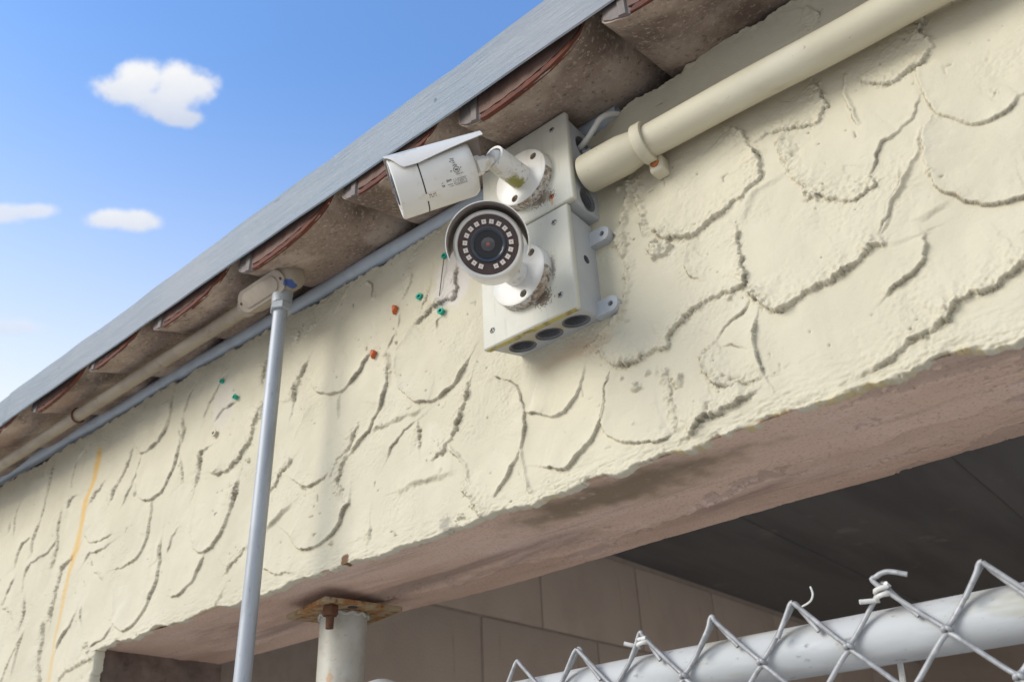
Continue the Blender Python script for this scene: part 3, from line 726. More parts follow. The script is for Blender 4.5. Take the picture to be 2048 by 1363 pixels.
def streak(X, Z):
    q, t = resample(STREAK, 0.006); best = np.full(X.shape, 9.0); par = np.zeros(X.shape)
    m = (X[0] > q[:, 0].min() - 0.03) & (X[0] < q[:, 0].max() + 0.03)
    out = np.zeros(X.shape)
    if not m.any(): return out
    x, z = X[:, m] + 0.0012 * fbm(X[:, m] * 120, Z[:, m] * 60, 3, 201), Z[:, m]
    b = np.full(x.shape, 9.0); p = np.zeros(x.shape)
    for i in range(len(q) - 1):
        a, d = q[i], q[i + 1] - q[i]; ll = (d ** 2).sum(); u = np.clip(((x - a[0]) * d[0] + (z - a[1]) * d[1]) / ll, 0, 1)
        d2 = (x - a[0] - u * d[0]) ** 2 + (z - a[1] - u * d[1]) ** 2
        k = d2 < b; b = np.where(k, d2, b); p = np.where(k, t[i] + u * (t[i + 1] - t[i]), p)
    wd = 0.0140 + 0.0055 * vnoise(p * 18, p * 0, 203) + 0.002 * np.exp(-((p - 0.16) / 0.05) ** 2)
    out[:, m] = np.clip(1.25 - np.sqrt(b) / wd, 0, 1) * np.clip(p / 0.03, 0, 1) * (0.55 + 0.45 * np.clip(1 - p / 0.45, 0, 1))
    return out
wall = thing('stucco_wall', (-0.9, 0.11, GZ), 'cream stucco wall and beam with fish-scale trowel ridges and brown underside', 'wall')
def build_wall():
    xs = xgrid(XL, XR); n = len(xs); nr = 470
    BZ = 0.318
    right = np.clip((xs + 0.62) / 0.35, 0, 1)
    zb = BZ + 0.0035 * fbm(xs * 26, xs * 0 + 3.1, 3, 4) + (0.0010 + 0.0006 * right) * fbm(xs * 90, xs * 0 + 9.1, 4, 6, 0.62)
    zb = np.where(xs < PILX, BZ, zb)
    zt = np.interp(xs, TOPX, TOPZ) + 0.0042 * fbm(xs * 55, xs * 0 + 1.7, 3, 14) + 0.0012 * fbm(xs * 260, xs * 0 + 5.7, 3, 15, 0.65)
    v = np.linspace(0, 1, nr)[:, None]
    X = np.repeat(xs[None, :], nr, 0); Z = zb[None, :] * (1 - v) + zt[None, :] * v
    Hh, Dt = relief(X, Z)
    # crumbling lower rim, ragged upper rim
    lo = Z - zb[None, :]; hi = zt[None, :] - Z
    beam = (X > PILX)
    rim = np.exp(-lo / 0.014) * beam * (0.55 + 0.45 * right[None, :])
    Hh += rim * (0.0019 * fbm(X * 85, Z * 300, 4, 31, 0.62) + 0.0004)
    Hh += np.exp(-hi / 0.006) * 0.0016 * fbm(X * 110, Z * 110, 4, 36, 0.7)
    edge = np.exp(-lo / 0.0045) * beam * np.clip(0.2 + right[None, :] + 0.6 * fbm(X * 40, Z * 40, 3, 41), 0, 1) * np.clip(0.5 + fbm(X * 130, Z * 130, 3, 44), 0, 1)
    Y = 0.003 - Hh
    # both rims turn back into the wall
    tb = np.clip(1 - lo / 0.0014, 0, 1) * beam; tt = np.clip(1 - hi / 0.003, 0, 1)
    Y = Y + 0.010 * tb ** 2 + 0.010 * tt ** 2
    o = grid_mesh('stucco_face', X, Y, Z, 'stucco', {'dirt': Dt, 'edge': edge, 'streak': streak(X, Z)}, wall)
    # pillar below the beam
    xs2 = xs[xs < PILX + 0.002]; zs = np.linspace(-0.02, BZ, 170)
    X2, Z2 = np.meshgrid(xs2, zs)
    H2, D2 = relief(X2, Z2)
    cz = PILX + 0.004 * fbm(zs * 60, zs * 0, 3, 71)[:, None]
    H2 += np.exp(-np.clip(cz - X2, 0, None) / 0.01) * 0.002 * fbm(X2 * 110, Z2 * 110, 3, 55, 0.7)
    Y2 = 0.003 - H2 + 0.016 * np.clip(1 - (PILX + 0.001 - X2) / 0.006, 0, 1) ** 2
    grid_mesh('pillar_face', X2, Y2, Z2, 'stucco', {'dirt': D2, 'edge': D2 * 0, 'streak': streak(X2, Z2)}, wall)
    obj('pillar_base', box(XL, PILX - 0.002, 0.002, 0.012, GZ, -0.019), 'stucco', wall, None)
    # brown underside of the beam, flaking in layers
    ux = np.linspace(PILX - 0.005, XR, 1150); uy = np.linspace(0.005, 0.236, 150)
    UX, UY = np.meshgrid(ux, uy)
    crest = 0.150 + 0.022 * fbm(UX * 4.3, UX * 0 + 2.2, 3, 81) - 0.02 * (UX + 0.7)
    s = UY - crest + 0.004 * fbm(UX * 50, UY * 50, 3, 83)
    step = np.where(s < 0, np.exp(s / 0.028), np.clip(1 - s / 0.010, 0, 1)) * 0.0105 * np.clip(0.6 + fbm(UX * 7, UX * 0 + 8, 2, 85), 0.05, 1)
    fl = fbm(UX * 6, UY * 20, 3, 87) + 0.12 * fbm(UX * 60, UY * 60, 3, 88)
    fl = fl + 0.9 * np.exp(-((UX + 0.22) / 0.28) ** 2) - 0.85 + 0.22 * fbm(UX * 150, UY * 150, 2, 188)
    flake = np.clip((fl - 0.05) * 14, 0, 1)
    hz_ = 0.0030 * fbm(UX * 5, UY * 14, 2, 89) + 0.0002 * fbm(UX * 120, UY * 120, 3, 90) + step - 0.0022 * flake
    yb = 0.232 + 0.0035 * fbm(UX * 60, UX * 0 + 4, 4, 92, 0.65)
    UYb = np.minimum(UY * 1.0, yb)
    UZ = 0.3215 - hz_ + 0.02 * np.clip((UY - 0.230) / 0.006, 0, 1)
    grid_mesh('beam_underside', UX[::-1], UYb[::-1], UZ[::-1], 'under', {'flake': flake[::-1]}, wall)
    # core of the beam and pillar, jamb faces
    obj('beam_core', box(PILX - 0.3, XR, 0.012, 0.229, 0.335, 0.752), 'jamb', wall, None)
    jy = np.linspace(0.004, 0.236, 60); jz = np.linspace(-0.05, 0.324, 90); JY, JZ = np.meshgrid(jy, jz)
    JX = PILX - 0.004 + 0.004 * fbm(JY * 20, JZ * 20, 4, 95) + 0.0012 * fbm(JY * 120, JZ * 120, 3, 96)
    grid_mesh('jamb_face', JX, JY, JZ, 'jamb', {}, wall)
    obj('pillar_core', box(XL, PILX - 0.011, 0.012, 0.235, GZ, 0.752), 'jamb', wall, None)
build_wall()

# ------------------------------------------------------------------ roof tiles, eave
def rise(x): return 0.018 * min(1.1, max(0.0, -0.60 - x))
TILEX = [-3.205, -2.979, -2.753, -2.527, -2.30, -2.075, -1.85, -1.618, -1.391, -1.187, -0.953, -0.716, -0.512, -0.301, -0.09, 0.121, 0.332, 0.543, 0.754]
YF, ZF, SL = -0.128, 0.757, math.tan(rad(12))
HU = [0, .02, .06, .13, .22, .35, .5, .65, .78, .85, .90, .95, 1.0, 1.07]
HV = [.0095, .0150, .0210, .0265, .0295, .0290, .0265, .0215, .0125, .0030, -.0120, -.0280, -.0420, -.0480]
roof = thing('tile_roof', (-0.9, 0.0, 0.74), 'eave of brown curved roof tiles seen from below above the stucco wall', 'roof')
for k in range(len(TILEX) - 1):
    x0, x1 = TILEX[k], TILEX[k + 1]; wd = x1 - x0
    us = np.unique(np.concatenate([np.linspace(0, 0.15, 10), np.linspace(0.15, 0.78, 18), np.linspace(0.78, 1.07, 16)]))
    ys = np.linspace(YF, 0.26, 26); U, Yg = np.meshgrid(us, ys)
    X = x0 + U * wd
    h = np.interp(U, HU, HV) * (1 + 0.10 * math.sin(k * 2.1))
    nz = 0.0010 * fbm(X * 22, Yg * 22, 3, 100 + k) + 0.00045 * fbm(X * 110, Yg * 110, 3, 130 + k)
    tw = 0.0015 * math.sin(k * 1.7) * (U - 0.5)
    Yg = Yg + 0.0035 * math.sin(k * 2.7 + 1) * 1.0 + 0.0016 * fbm(X * 70, X * 0 + k, 3, 150) * (Yg < YF + 0.005)
    h = h * (1 - 0.55 * np.clip((Yg - YF) / 0.128, 0, 1.2)); Zu = ZF + rise(x0) - h + (Yg - YF) * SL + nz + tw; Zt = Zu + 0.0085 + 0.0006 * fbm(X * 60, Yg * 30, 2, 170 + k)
    nr, nc = X.shape; idx = np.arange(nr * nc).reshape(nr, nc); off = nr * nc
    V = np.concatenate([np.stack([X, Yg, Zu], -1).reshape(-1, 3), np.stack([X, Yg, Zt], -1).reshape(-1, 3)])
    Fq = []
    for i in range(nr - 1):
        for j in range(nc - 1):
            a, b, c_, d = idx[i, j], idx[i, j + 1], idx[i + 1, j + 1], idx[i + 1, j]
            Fq.append((d, c_, b, a)); Fq.append((a + off, b + off, c_ + off, d + off))
    for i in range(nr - 1):
        for j, s in ((0, 1), (nc - 1, -1)):
            a, b = idx[i, j], idx[i + 1, j]; Fq.append((b, a, a + off, b + off)[::s])
    a_, b_ = [], []
    for j in range(nc - 1):
        a, b = idx[0, j], idx[0, j + 1]; Fq.append((a, b, b + off, a + off))
        a, b = idx[-1, j], idx[-1, j + 1]; Fq.append((b, a, a + off, b + off))
    t = obj('roof_tile', (V, Fq), 'tile', roof, 40)
    # raw terracotta showing on the front edge
    u2 = np.linspace(0.17, 0.905, 36); e = []
    yf = YF + 0.0035 * math.sin(k * 2.7 + 1)
    for u in u2:
        zb = ZF + rise(x0) - float(np.interp(u, HU, HV)) * (1 + 0.10 * math.sin(k * 2.1)) + 0.0015 * math.sin(k * 1.7) * (u - 0.5)
        tp = min(1.0, (u - 0.15) / 0.05, (0.91 - u) / 0.16)
        xx = x0 + u * wd; jit = 0.0005 * math.sin(u * 47 + k) + 0.0004 * math.sin(u * 111 + 2 * k)
        e.append([(xx, yf - 0.0030, zb + 0.0008), (xx, yf - 0.0034 + jit, zb + 0.0008 + 0.0062 * tp), (xx, yf + 0.003, zb + 0.001 + 0.0062 * tp), (xx, yf + 0.003, zb + 0.0008)])
    V = [p for q in e for p in q]; Fq = []
    for i in range(len(e) - 1):
        for j in range(4): Fq.append((i * 4 + j, i * 4 + (j + 1) % 4, i * 4 + 4 + (j + 1) % 4, i * 4 + 4 + j))
    Fq += [(3, 2, 1, 0), tuple(len(V) - 4 + j for j in range(4))]
    obj('edge_strip', (V, Fq), 'terra', t, 40)
    # brown layer lying on the tile, its front edge just behind the metal
    e = []
    for u in np.linspace(0.165, 0.885, 30):
        zb = ZF + rise(x0) - float(np.interp(u, HU, HV)) * (1 + 0.10 * math.sin(k * 2.1)) + 0.0015 * math.sin(k * 1.7) * (u - 0.5)
        xx = x0 + u * wd; jit = 0.0004 * math.sin(u * 63 + k)
        e.append([(xx, yf - 0.0028 + jit, zb + 0.0098), (xx, yf - 0.0030 + jit, zb + 0.046), (xx, yf + 0.010, zb + 0.046), (xx, yf + 0.010, zb + 0.0105)])
    V = [p for q in e for p in q]; Fq = []
    for i in range(len(e) - 1):
        for j in range(4): Fq.append((i * 4 + j, i * 4 + (j + 1) % 4, i * 4 + 4 + (j + 1) % 4, i * 4 + 4 + j))
    Fq += [(3, 2, 1, 0), tuple(len(V) - 4 + j for j in range(4))]
    obj('underlay_edge', (V, Fq), 'board', t, 40)
    # grey interlocking lug at the left end of the edge
    zl = ZF + rise(x0)
    def prof(u): return zl - float(np.interp(u, HU, HV)) * (1 + 0.10 * math.sin(k * 2.1)) + 0.0012
    pts = []
    for (u, dy) in ((0.015, 0), (0.06, -0.002), (0.105, -0.0025), (0.112, -0.006), (0.150, -0.006), (0.158, -0.001), (0.175, 0.001)):
        xx = x0 + u * wd; pts.append(((xx, yf - 0.001 + dy * 0.6, prof(u)), (xx, yf - 0.001 + dy * 0.6, zl + 0.012), (xx, yf + 0.004, zl + 0.012), (xx, yf + 0.004, prof(u))))
    V = [p for q in pts for p in q]; Fq = []
    for i in range(len(pts) - 1):
        for j in range(4): Fq.append((i * 4 + j, i * 4 + (j + 1) % 4, i * 4 + 4 + (j + 1) % 4, i * 4 + 4 + j))
    Fq += [(3, 2, 1, 0), tuple(len(V) - 4 + j for j in range(4))]
    obj('tile_lug', (V, Fq), 'lug', t, 25)
# roof deck over everything, keeps daylight out from above
obj('roof_deck', hexa((-3.25, 0.76, 0.826, 0.834, -0.128), (-3.25, 0.76, 0.909, 0.917, 0.26)), 'board', roof, None)

fascia = thing('roof_fascia', (-0.9, -0.14, 0.755), 'blue-grey sheet metal fascia strip along the eave against the sky', 'fascia')
def strip(x0, x1, dy):
    prof = [(-0.1360, 0.7570), (-0.1372, 0.7545), (-0.1390, 0.7530), (-0.1405, 0.7545), (-0.1402, 0.760), (-0.1400, 0.790), (-0.1402, 0.819), (-0.1395, 0.8252), (-0.134, 0.8275), (-0.075, 0.836)]
    n = 160; V, Fq = [], []
    for i in range(n):
        x = x0 + (x1 - x0) * i / (n - 1)
        wv = 0.0008 * math.sin(x * 9 + 1) + 0.0005 * math.sin(x * 23) + 0.0004 * math.sin(x * 51 + 2)
        wz = 0.0008 * math.sin(x * 7) + 0.0004 * math.sin(x * 31 + 1)
        lift = min(0.0055, 0.012 * max(0.0, -0.55 - x))
        for (y, z) in prof: z = z + lift * min(1.0, max(0.0, (0.80 - z) / 0.03)); V.append((x, y + dy + wv * min(1, max(0, (z - 0.752) / 0.02)), z + wz))
    m_ = len(prof)
    for i in range(n - 1):
        for j in range(m_ - 1): Fq.append((i * m_ + j, i * m_ + j + 1, (i + 1) * m_ + j + 1, (i + 1) * m_ + j))
    o = obj('metal_strip', (V, Fq), 'fascia', fascia, 40)
    md = o.modifiers.new('sheet', 'SOLIDIFY'); md.thickness = 0.0009; md.offset = 1
xj = atY(13, 815, -0.14).x
strip(xj, 0.78, 0.0); strip(-3.3, xj + 0.03, 0.0016)

# ------------------------------------------------------------------ grey pipe along the wall head, cable
pz = lambda x: 0.7635 + 0.026 * min(1.5, max(0.0, -0.60 - x))
gp = [(x, 0.010, pz(x) + 0.0008 * math.sin(x * 13)) for x in np.linspace(-3.2, -0.372, 80)]
a, fq = tube(gp, 0.0128, 20, caps=False)
endv = lathe([(0, 0.0128), (0.0006, 0.0118), (-0.001, 0.0108), (-0.05, 0.0106), (-0.05, 0)], gp[-1], (1, 0, 0), 20)
gpt = thing('grey_pipe', gp[-1], 'long grey plastic pipe under the tiles at the wall head, open at its right end', 'pipe')
obj('pipe_wall', (a, fq), 'greypipe', gpt); obj('pipe_mouth', endv, 'greypipe', gpt)
cb = spline([(-0.47, -0.016, 0.716), (-0.425, -0.0175, 0.7185), (-0.4055, -0.021, 0.7215), (-0.391, -0.024, 0.7285), (-0.3805, -0.0225, 0.7400), (-0.374, -0.0125, 0.7500), (-0.3705, -0.0005, 0.7575), (-0.376, 0.007, 0.7630), (-0.42, 0.010, 0.7640)], 8)
tag(obj('white_cable', tube(cb, 0.0036, 12), 'cable'), 'white cable looping from the grey pipe mouth into the upper junction box', 'cable')

# ------------------------------------------------------------------ cream pipe with clamp
PA, PB = atY(1172, 350, -0.028), atY(1824, 0, -0.028)
pax = (PB - PA).normalized()
cp = thing('cream_pipe', PA, 'thick cream painted pipe sloping across the upper right wall into the box', 'pipe')
Lp = (PB - PA).length + 0.62
pts = [PA + pax * s for s in np.linspace(0.060, Lp, 60)]
pts = [p + Vector((0, 0.0008 * math.sin(i * 0.5), 0.0006 * math.sin(i * 0.37))) for i, p in enumerate(pts)]
obj('pipe_length', tube(pts, 0.0186, 40), 'creampipe', cp)
obj('bell_end', lathe([(0.0, 0.0), (0.0, 0.0205), (0.0012, 0.0220), (0.004, 0.0225), (0.052, 0.0225), (0.060, 0.0212), (0.070, 0.0196), (0.078, 0.0184)], PA, pax, 40), 'creampipe', cp)
# clamp strap
CLP = PA + pax * ((atY(1290, 285, -0.028) - PA).dot(pax))
cl = thing('pipe_clamp', CLP, 'cream saddle clamp with a rusty screw holding the thick pipe to the wall', 'clamp')
_, cu, cv = frame(pax)
def arcband(c, r0, r1, wid, a0, a1, n=30):
    V, Fq = [], []
    for i in range(n + 1):
        t = a0 + (a1 - a0) * i / n
        dr = Vector((0, -math.cos(t), math.sin(t)))
        for (r, s) in ((r0, -wid), (r1 - 0.0006, -wid), (r1, -wid + 0.0012), (r1, wid - 0.0012), (r1 - 0.0006, wid), (r0, wid)):
            V.append(c + dr * r + pax * s)
    for i in range(n):
        for j in range(6): Fq.append((i * 6 + j, i * 6 + (j + 1) % 6, i * 6 + 6 + (j + 1) % 6, i * 6 + 6 + j))
    Fq += [(5, 4, 3, 2, 1, 0), tuple(n * 6 + j for j in range(6))]
    return V, Fq
obj('strap', arcband(CLP, 0.0188, 0.0240, 0.0062, rad(-118), rad(150), 44), 'creampipe', cl, 30)
tabc = atY(1310, 327, -0.016)
ta = CLP + Vector((0, -math.cos(rad(-112)), math.sin(rad(-112)))) * 0.0214
tv = []
n_ = 14
tabV = bevelled(hexa((tabc.x - 0.0085, tabc.x + 0.0085, tabc.z - 0.010, tabc.z + 0.012, -0.0165), (tabc.x - 0.0085, tabc.x + 0.0085, tabc.z - 0.010, tabc.z + 0.012, 0.0030)), 0.0038, 3)
tab = obj('screw_tab', tabV, 'creampipe', cl, 40)
scr = obj('rusty_screw', lathe([(0, 0), (0, 0.0052), (0.0018, 0.0052), (0.0030, 0.0035), (0.0032, 0)], (tabc.x, -0.0162, tabc.z), (0, -1, 0), 16), 'rust', cl, 40)
obj('screw_slot', box(tabc.x - 0.0035, tabc.x + 0.0035, -0.0198, -0.0188, tabc.z - 0.0005, tabc.z + 0.0005), 'dark', scr, None)

# ------------------------------------------------------------------ junction boxes
def screw(parent, x, y, z, mat='screw', r=0.0036, ang=0.5):
    s = obj('screw', lathe([(0, 0), (0, r), (0.0007, r), (0.0016, r * 0.75), (0.0018, 0)], (x, y + 0.0006, z), (0, -1, 0), 16), mat, parent, 40)
    V = []; Fq = []
    for a in (ang, ang + math.pi / 2):
        d = Vector((math.cos(a), 0, math.sin(a))) * r * 0.72; p = Vector((-d.z, 0, d.x)).normalized() * r * 0.15
        o = Vector((x, y - 0.0013, z)); n = len(V)
        V += [o - d - p, o + d - p, o + d + p, o - d + p]; V += [v + Vector((0, 0.0008, 0)) for v in V[n:n + 4]]
        Fq += [tuple(n + i for i in q) for q in ((0, 1, 2, 3), (7, 6, 5, 4), (0, 4, 5, 1), (1, 5, 6, 2), (2, 6, 7, 3), (3, 7, 4, 0))]
    obj('screw_slot', (V, Fq), 'dark', s, None); return s
def thread(org, axis, r, depth=0.012, n=28, turns=5):
    pr = [(-0.0002, r * 1.06), (0.0006, r * 1.05), (0.0007, r * 1.01), (0.0002, r * 0.975)]
    for i in range(turns):
        h = -depth * (i + 0.3) / turns; pr += [(h, r * 0.97), (h - depth * 0.5 / turns, r * 0.865)]
    pr += [(-depth * 1.1, r * 0.86), (-depth * 1.1, 0)]
    return lathe(pr, org, axis, n)
# lower
lo_x0, lo_x1, lo_z0, lo_z1 = -0.5500, -0.4195, 0.4828, 0.6195
jb = thing('junction_box', ((lo_x0 + lo_x1) / 2, 0, lo_z0), 'lower cream junction box with three threaded holes underneath, carrying the lens-facing camera', 'junction box')
body = obj('box_body', bevelled(hexa((lo_x0 + 0.003, lo_x1 - 0.0025, lo_z0 + 0.0022, lo_z1 - 0.002, -0.0440), (lo_x0 + 0.010, lo_x1 - 0.0035, lo_z0 + 0.0115, lo_z1 - 0.004, 0.010)), 0.0035, 3), 'boxbody', jb, 40)
bh = [(-0.5190, -0.0195), (-0.4812, -0.0195), (-0.4440, -0.0200)]
bdir = Vector((0, 0.186, -1)).normalized()
def bz(y): return (lo_z0 + 0.0022) + (y + 0.044) / 0.054 * 0.0093
cuts = [cyl((x, y, bz(y)), bdir, 0.0150, -0.016, 0.01) for x, y in bh] + [cyl((lo_x1 - 0.003, -0.0200, 0.5595), (1, 0, 0), 0.0052, -0.01, 0.01, 20)]
cut(body, cuts)
for x, y in bh: obj('threaded_hole', thread((x, y, bz(y)), bdir, 0.0150), 'thread', body, 30)
obj('blind_hole', lathe([(0.0, 0.0051), (-0.006, 0.0046), (-0.006, 0)], (lo_x1 - 0.003, -0.0200, 0.5595), (1, 0, 0), 20), 'thread', body, 40)
lid = obj('box_lid', bevelled(hexa((lo_x0, lo_x1, lo_z0, lo_z1, -0.0520), (lo_x0, lo_x1, lo_z0, lo_z1, -0.0436)), 0.0026, 3), 'box', jb, 40)
obj('mossy_rim', hexa((lo_x0 + 0.004, lo_x1 - 0.004, lo_z0 - 0.0005, lo_z0 + 0.0012, -0.0502), (lo_x0 + 0.004, lo_x1 - 0.004, lo_z0 + 0.0002, lo_z0 + 0.0020, -0.0432)), 'moss', lid, None)
for (x, z, a_) in ((-0.4388, 0.6014, 0.4), (-0.4390, 0.5052, 0.9), (-0.5348, 0.5030, 0.2), (-0.5348, 0.6010, 0.2)): screw(lid, x, -0.0520, z, 'screw', 0.0038, a_)
for z in (0.5925, 0.4998):
    V, Fq = [], []
    n = 20; ex = -0.4060
    for y in (-0.0090, 0.0025):
        V += [Vector((-0.426, y, z - 0.0095)), Vector((-0.426, y, z + 0.0095))]
        V += [Vector((ex + 0.0092 * math.cos(a), y, z + 0.0092 * math.sin(a))) for a in np.linspace(math.pi / 2, -math.pi / 2, n)]
    m_ = n + 2
    Fq = [tuple(range(m_ - 1, -1, -1)), tuple(range(m_, 2 * m_))] + [(i, (i + 1) % m_, m_ + (i + 1) % m_, m_ + i) for i in range(m_)]
    ear = obj('mounting_ear', (V, Fq), 'boxbody', jb, 40)
    cut(ear, [cyl((ex, -0.0075, z), (0, 1, 0), 0.0032, -0.02, 0.02, 20)])
# upper
up_x0, up_x1, up_z0, up_z1 = -0.5420, -0.4095, 0.6215, 0.7520
ub = thing('junction_box', ((up_x0 + up_x1) / 2, 0, up_z0), 'upper cream junction box under the tiles, joined by the thick pipe and white cable', 'junction box')
ubody = obj('box_body', bevelled(hexa((up_x0 + 0.003, up_x1 - 0.0030, up_z0 + 0.001, up_z1 - 0.003, -0.0440), (up_x0 + 0.008, up_x1 - 0.004, up_z0 + 0.001, up_z1 - 0.006, 0.010)), 0.0035, 3), 'boxbody', ub, 40)
uh = [(-0.0165, 0.7205), (-0.0200, 0.6375)]
cut(ubody, [cyl((up_x1 - 0.0035, y, z), (1, 0, 0), 0.0138, -0.016, 0.01) for y, z in uh])
for y, z in uh: obj('threaded_hole', thread((up_x1 - 0.0035, y, z), (1, 0, 0), 0.0138), 'thread', ubody, 30)
ulid = obj('box_lid', bevelled(hexa((up_x0, up_x1, up_z0, up_z1, -0.0520), (up_x0, up_x1, up_z0, up_z1, -0.0436)), 0.0026, 3), 'box', ub, 40)
screw(ulid, -0.4302, -0.0520, 0.7345, 'screw', 0.0038, 0.7); screw(ulid, -0.4388, -0.0520, 0.6385, 'rust', 0.0036, 0.3); screw(ulid, -0.5330, -0.0520, 0.7345, 'screw', 0.0038, 0.1)
# grey locknut behind the pipe
obj('cable_gland', lathe([(0, 0.0075), (0.004, 0.0075), (0.0042, 0.0055), (0.010, 0.0052), (0.0102, 0)], (up_x1 - 0.004, -0.012, 0.7115), (1, 0.1, 0.15), 6), 'galv', ubody, 20)

# ------------------------------------------------------------------ bullet cameras
def mount(t, c, arm_len, angs):
    """base disc against the lid plus the stub arm; c is the centre of the disc's front face"""
    R = 0.0378
    vf = lathe([(-0.0118, 0), (-0.0118, R + 0.0006), (-0.0020, R), (-0.0006, R - 0.0008), (0, R - 0.0022), (0.0003, 0.018), (0.0003, 0)], c, (0, -1, 0), 72)
    o = obj('mount_base', vf, ['white', 'grime'], t, 40)
    for p in o.data.polygons:
        q = p.center
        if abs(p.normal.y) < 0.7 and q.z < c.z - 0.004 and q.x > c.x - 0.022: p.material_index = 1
    hs = []
    for ang in angs:
        a = rad(ang); hs.append(Vector((c.x + 0.0285 * math.cos(a), c.y, c.z + 0.0285 * math.sin(a))))
    cut(o, [cyl(h, (0, -1, 0), 0.0046, -0.008, 0.005, 20) for h in hs])
    for h in hs:
        hl = obj('screw_hole', lathe([(-0.0004, 0.0045), (-0.007, 0.0042), (-0.007, 0)], h, (0, -1, 0), 20), 'grime', o, 40)
    return o
def frame_of(ax, up):
    a = ax.normalized(); s = a.cross(up).normalized(); return a, s, s.cross(a).normalized()
def bullet(t, front, back, r0, r1, up, dirty, glass=True):
    """body of revolution from its back to its front rim, with window, LEDs and lens"""
    a = (front - back).normalized(); Lb = (front - back).length
    prof = [(0, 0), (0.0, r1 * 0.55), (0.002, r1 * 0.86), (0.006, r1 * 0.97), (0.011, r1), (Lb * 0.665, r1 + (r0 - r1) * 0.62), (Lb * 0.67, r1 + (r0 - r1) * 0.62 - 0.0008),
            (Lb * 0.682, r1 + (r0 - r1) * 0.62 - 0.0008), (Lb * 0.687, r1 + (r0 - r1) * 0.64), (Lb - 0.004, r0), (Lb - 0.001, r0 - 0.0006), (Lb, r0 - 0.0022), (Lb - 0.0004, r0 * 0.875), (Lb - 0.0022, r0 * 0.862)]
    body = obj('camera_body', lathe(prof, back, a, 72), 'white', t, 35)
    obj('seam', lathe([(Lb * 0.669, r1 + (r0 - r1) * 0.62 - 0.0006), (Lb * 0.683, r1 + (r0 - r1) * 0.62 - 0.0006)], back, a, 72), 'dark', body, None)
    a_, s, u = frame_of(a, up)
    fc = front - a * 0.0020
    pl = obj('window_plate', lathe([(0, 0), (0, r0 * 0.50), (0.0001, r0 * 0.868)], fc, a, 64), 'plate', t, 30)
    ln = obj('lens_ring', lathe([(0.0, r0 * 0.52), (0.0022, r0 * 0.505), (0.0026, r0 * 0.47), (0.0016, r0 * 0.405), (0.0004, r0 * 0.385)], fc, a, 56), 'lensring', t, 40)
    obj('lens_cone', lathe([(0.0006, r0 * 0.39), (0.0003, r0 * 0.20), (0.0010, r0 * 0.195)], fc, a, 48), 'lensblack', ln, 40)
    obj('lens_front', lathe([(0.0009, r0 * 0.20), (0.0018, r0 * 0.14), (0.0023, r0 * 0.07), (0.0024, 0)], fc, a, 40), 'lensglass', ln, 60)
    obj('lens_pupil', lathe([(0.0023, r0 * 0.055), (0.0027, r0 * 0.03), (0.0028, 0)], fc, a, 24), 'pupil', ln, 60)
    for i in range(18):
        ang = rad(-90 + 19 + (360 - 38) * i / 17.0)
        d = s * math.cos(ang) + u * math.sin(ang); tg = s * -math.sin(ang) + u * math.cos(ang)
        c_ = fc + d * (r0 * 0.655); q = 0.0022
        V = [c_ + d * (q * i1) + tg * (q * i2) + a * hgt for hgt in (0.0002, 0.0010) for i1, i2 in ((-1, -1), (1, -1), (1, 1), (-1, 1))]
        led = obj('led', (V, [(3, 2, 1, 0), (4, 5, 6, 7), (0, 1, 5, 4), (1, 2, 6, 5), (2, 3, 7, 6), (3, 0, 4, 7)]), 'led', t, None)
        obj('led_die', lathe([(0.0010, 0.0006), (0.0013, 0.0005), (0.0013, 0)], c_, a, 8), 'leddot', led, None)
    for sg in (-1, 1):
        obj('window_screw', lathe([(0.0001, 0.0019), (0.0007, 0.0017), (0.0007, 0.0009), (0.0003, 0.0008), (0.0003, 0)], fc + s * (sg * r0 * 0.79) + u * (0.0008 * sg), a, 16), 'darkrust', t, 40)
    return body, (a_, s, u)
def shield(t, front, a, s, u, length, R, fwd, edge, mat=('white', 'shieldin'), thick=0.0010, n=40, m_=22):
    """sunshade: a bent sheet over the body; edge(v) gives how far down each side it reaches (radians) at v 0 (front)..1 (back)"""
    V, Fq = [], []
    def pt(v, k, off):
        (e0, e1) = edge(v); ang = -e0 + (e0 + e1) * k
        rr = R + off + 0.0014 * (1 - v)
        return front + a * (fwd - length * v) + u * (rr * math.cos(ang)) + s * (rr * math.sin(ang))
    for off in (thick, 0.0):
        for i in range(m_ + 1):
            for j in range(n + 1): V.append(pt(i / m_, j / n, off))
    w_ = n + 1; tot = (m_ + 1) * w_
    inner = []
    for i in range(m_):
        for j in range(n):
            q = (i * w_ + j, i * w_ + j + 1, (i + 1) * w_ + j + 1, (i + 1) * w_ + j)
            Fq.append(q); inner.append(0); Fq.append(tuple(x + tot for x in q[::-1])); inner.append(1)
    for i in range(m_):
        for j in (0, n):
            Fq.append((i * w_ + j, (i + 1) * w_ + j, (i + 1) * w_ + j + tot, i * w_ + j + tot)); inner.append(0)
    for j in range(n):
        for i in (0, m_):
            Fq.append((i * w_ + j, i * w_ + j + 1, i * w_ + j + 1 + tot, i * w_ + j + tot)); inner.append(0)
    o = obj('sun_shield', (V, Fq), list(mat), t, 50)
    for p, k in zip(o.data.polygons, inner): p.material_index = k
    bm = bmesh.new(); bm.from_mesh(o.data); bmesh.ops.recalc_face_normals(bm, faces=bm.faces); bm.to_mesh(o.data); bm.free()
    return o

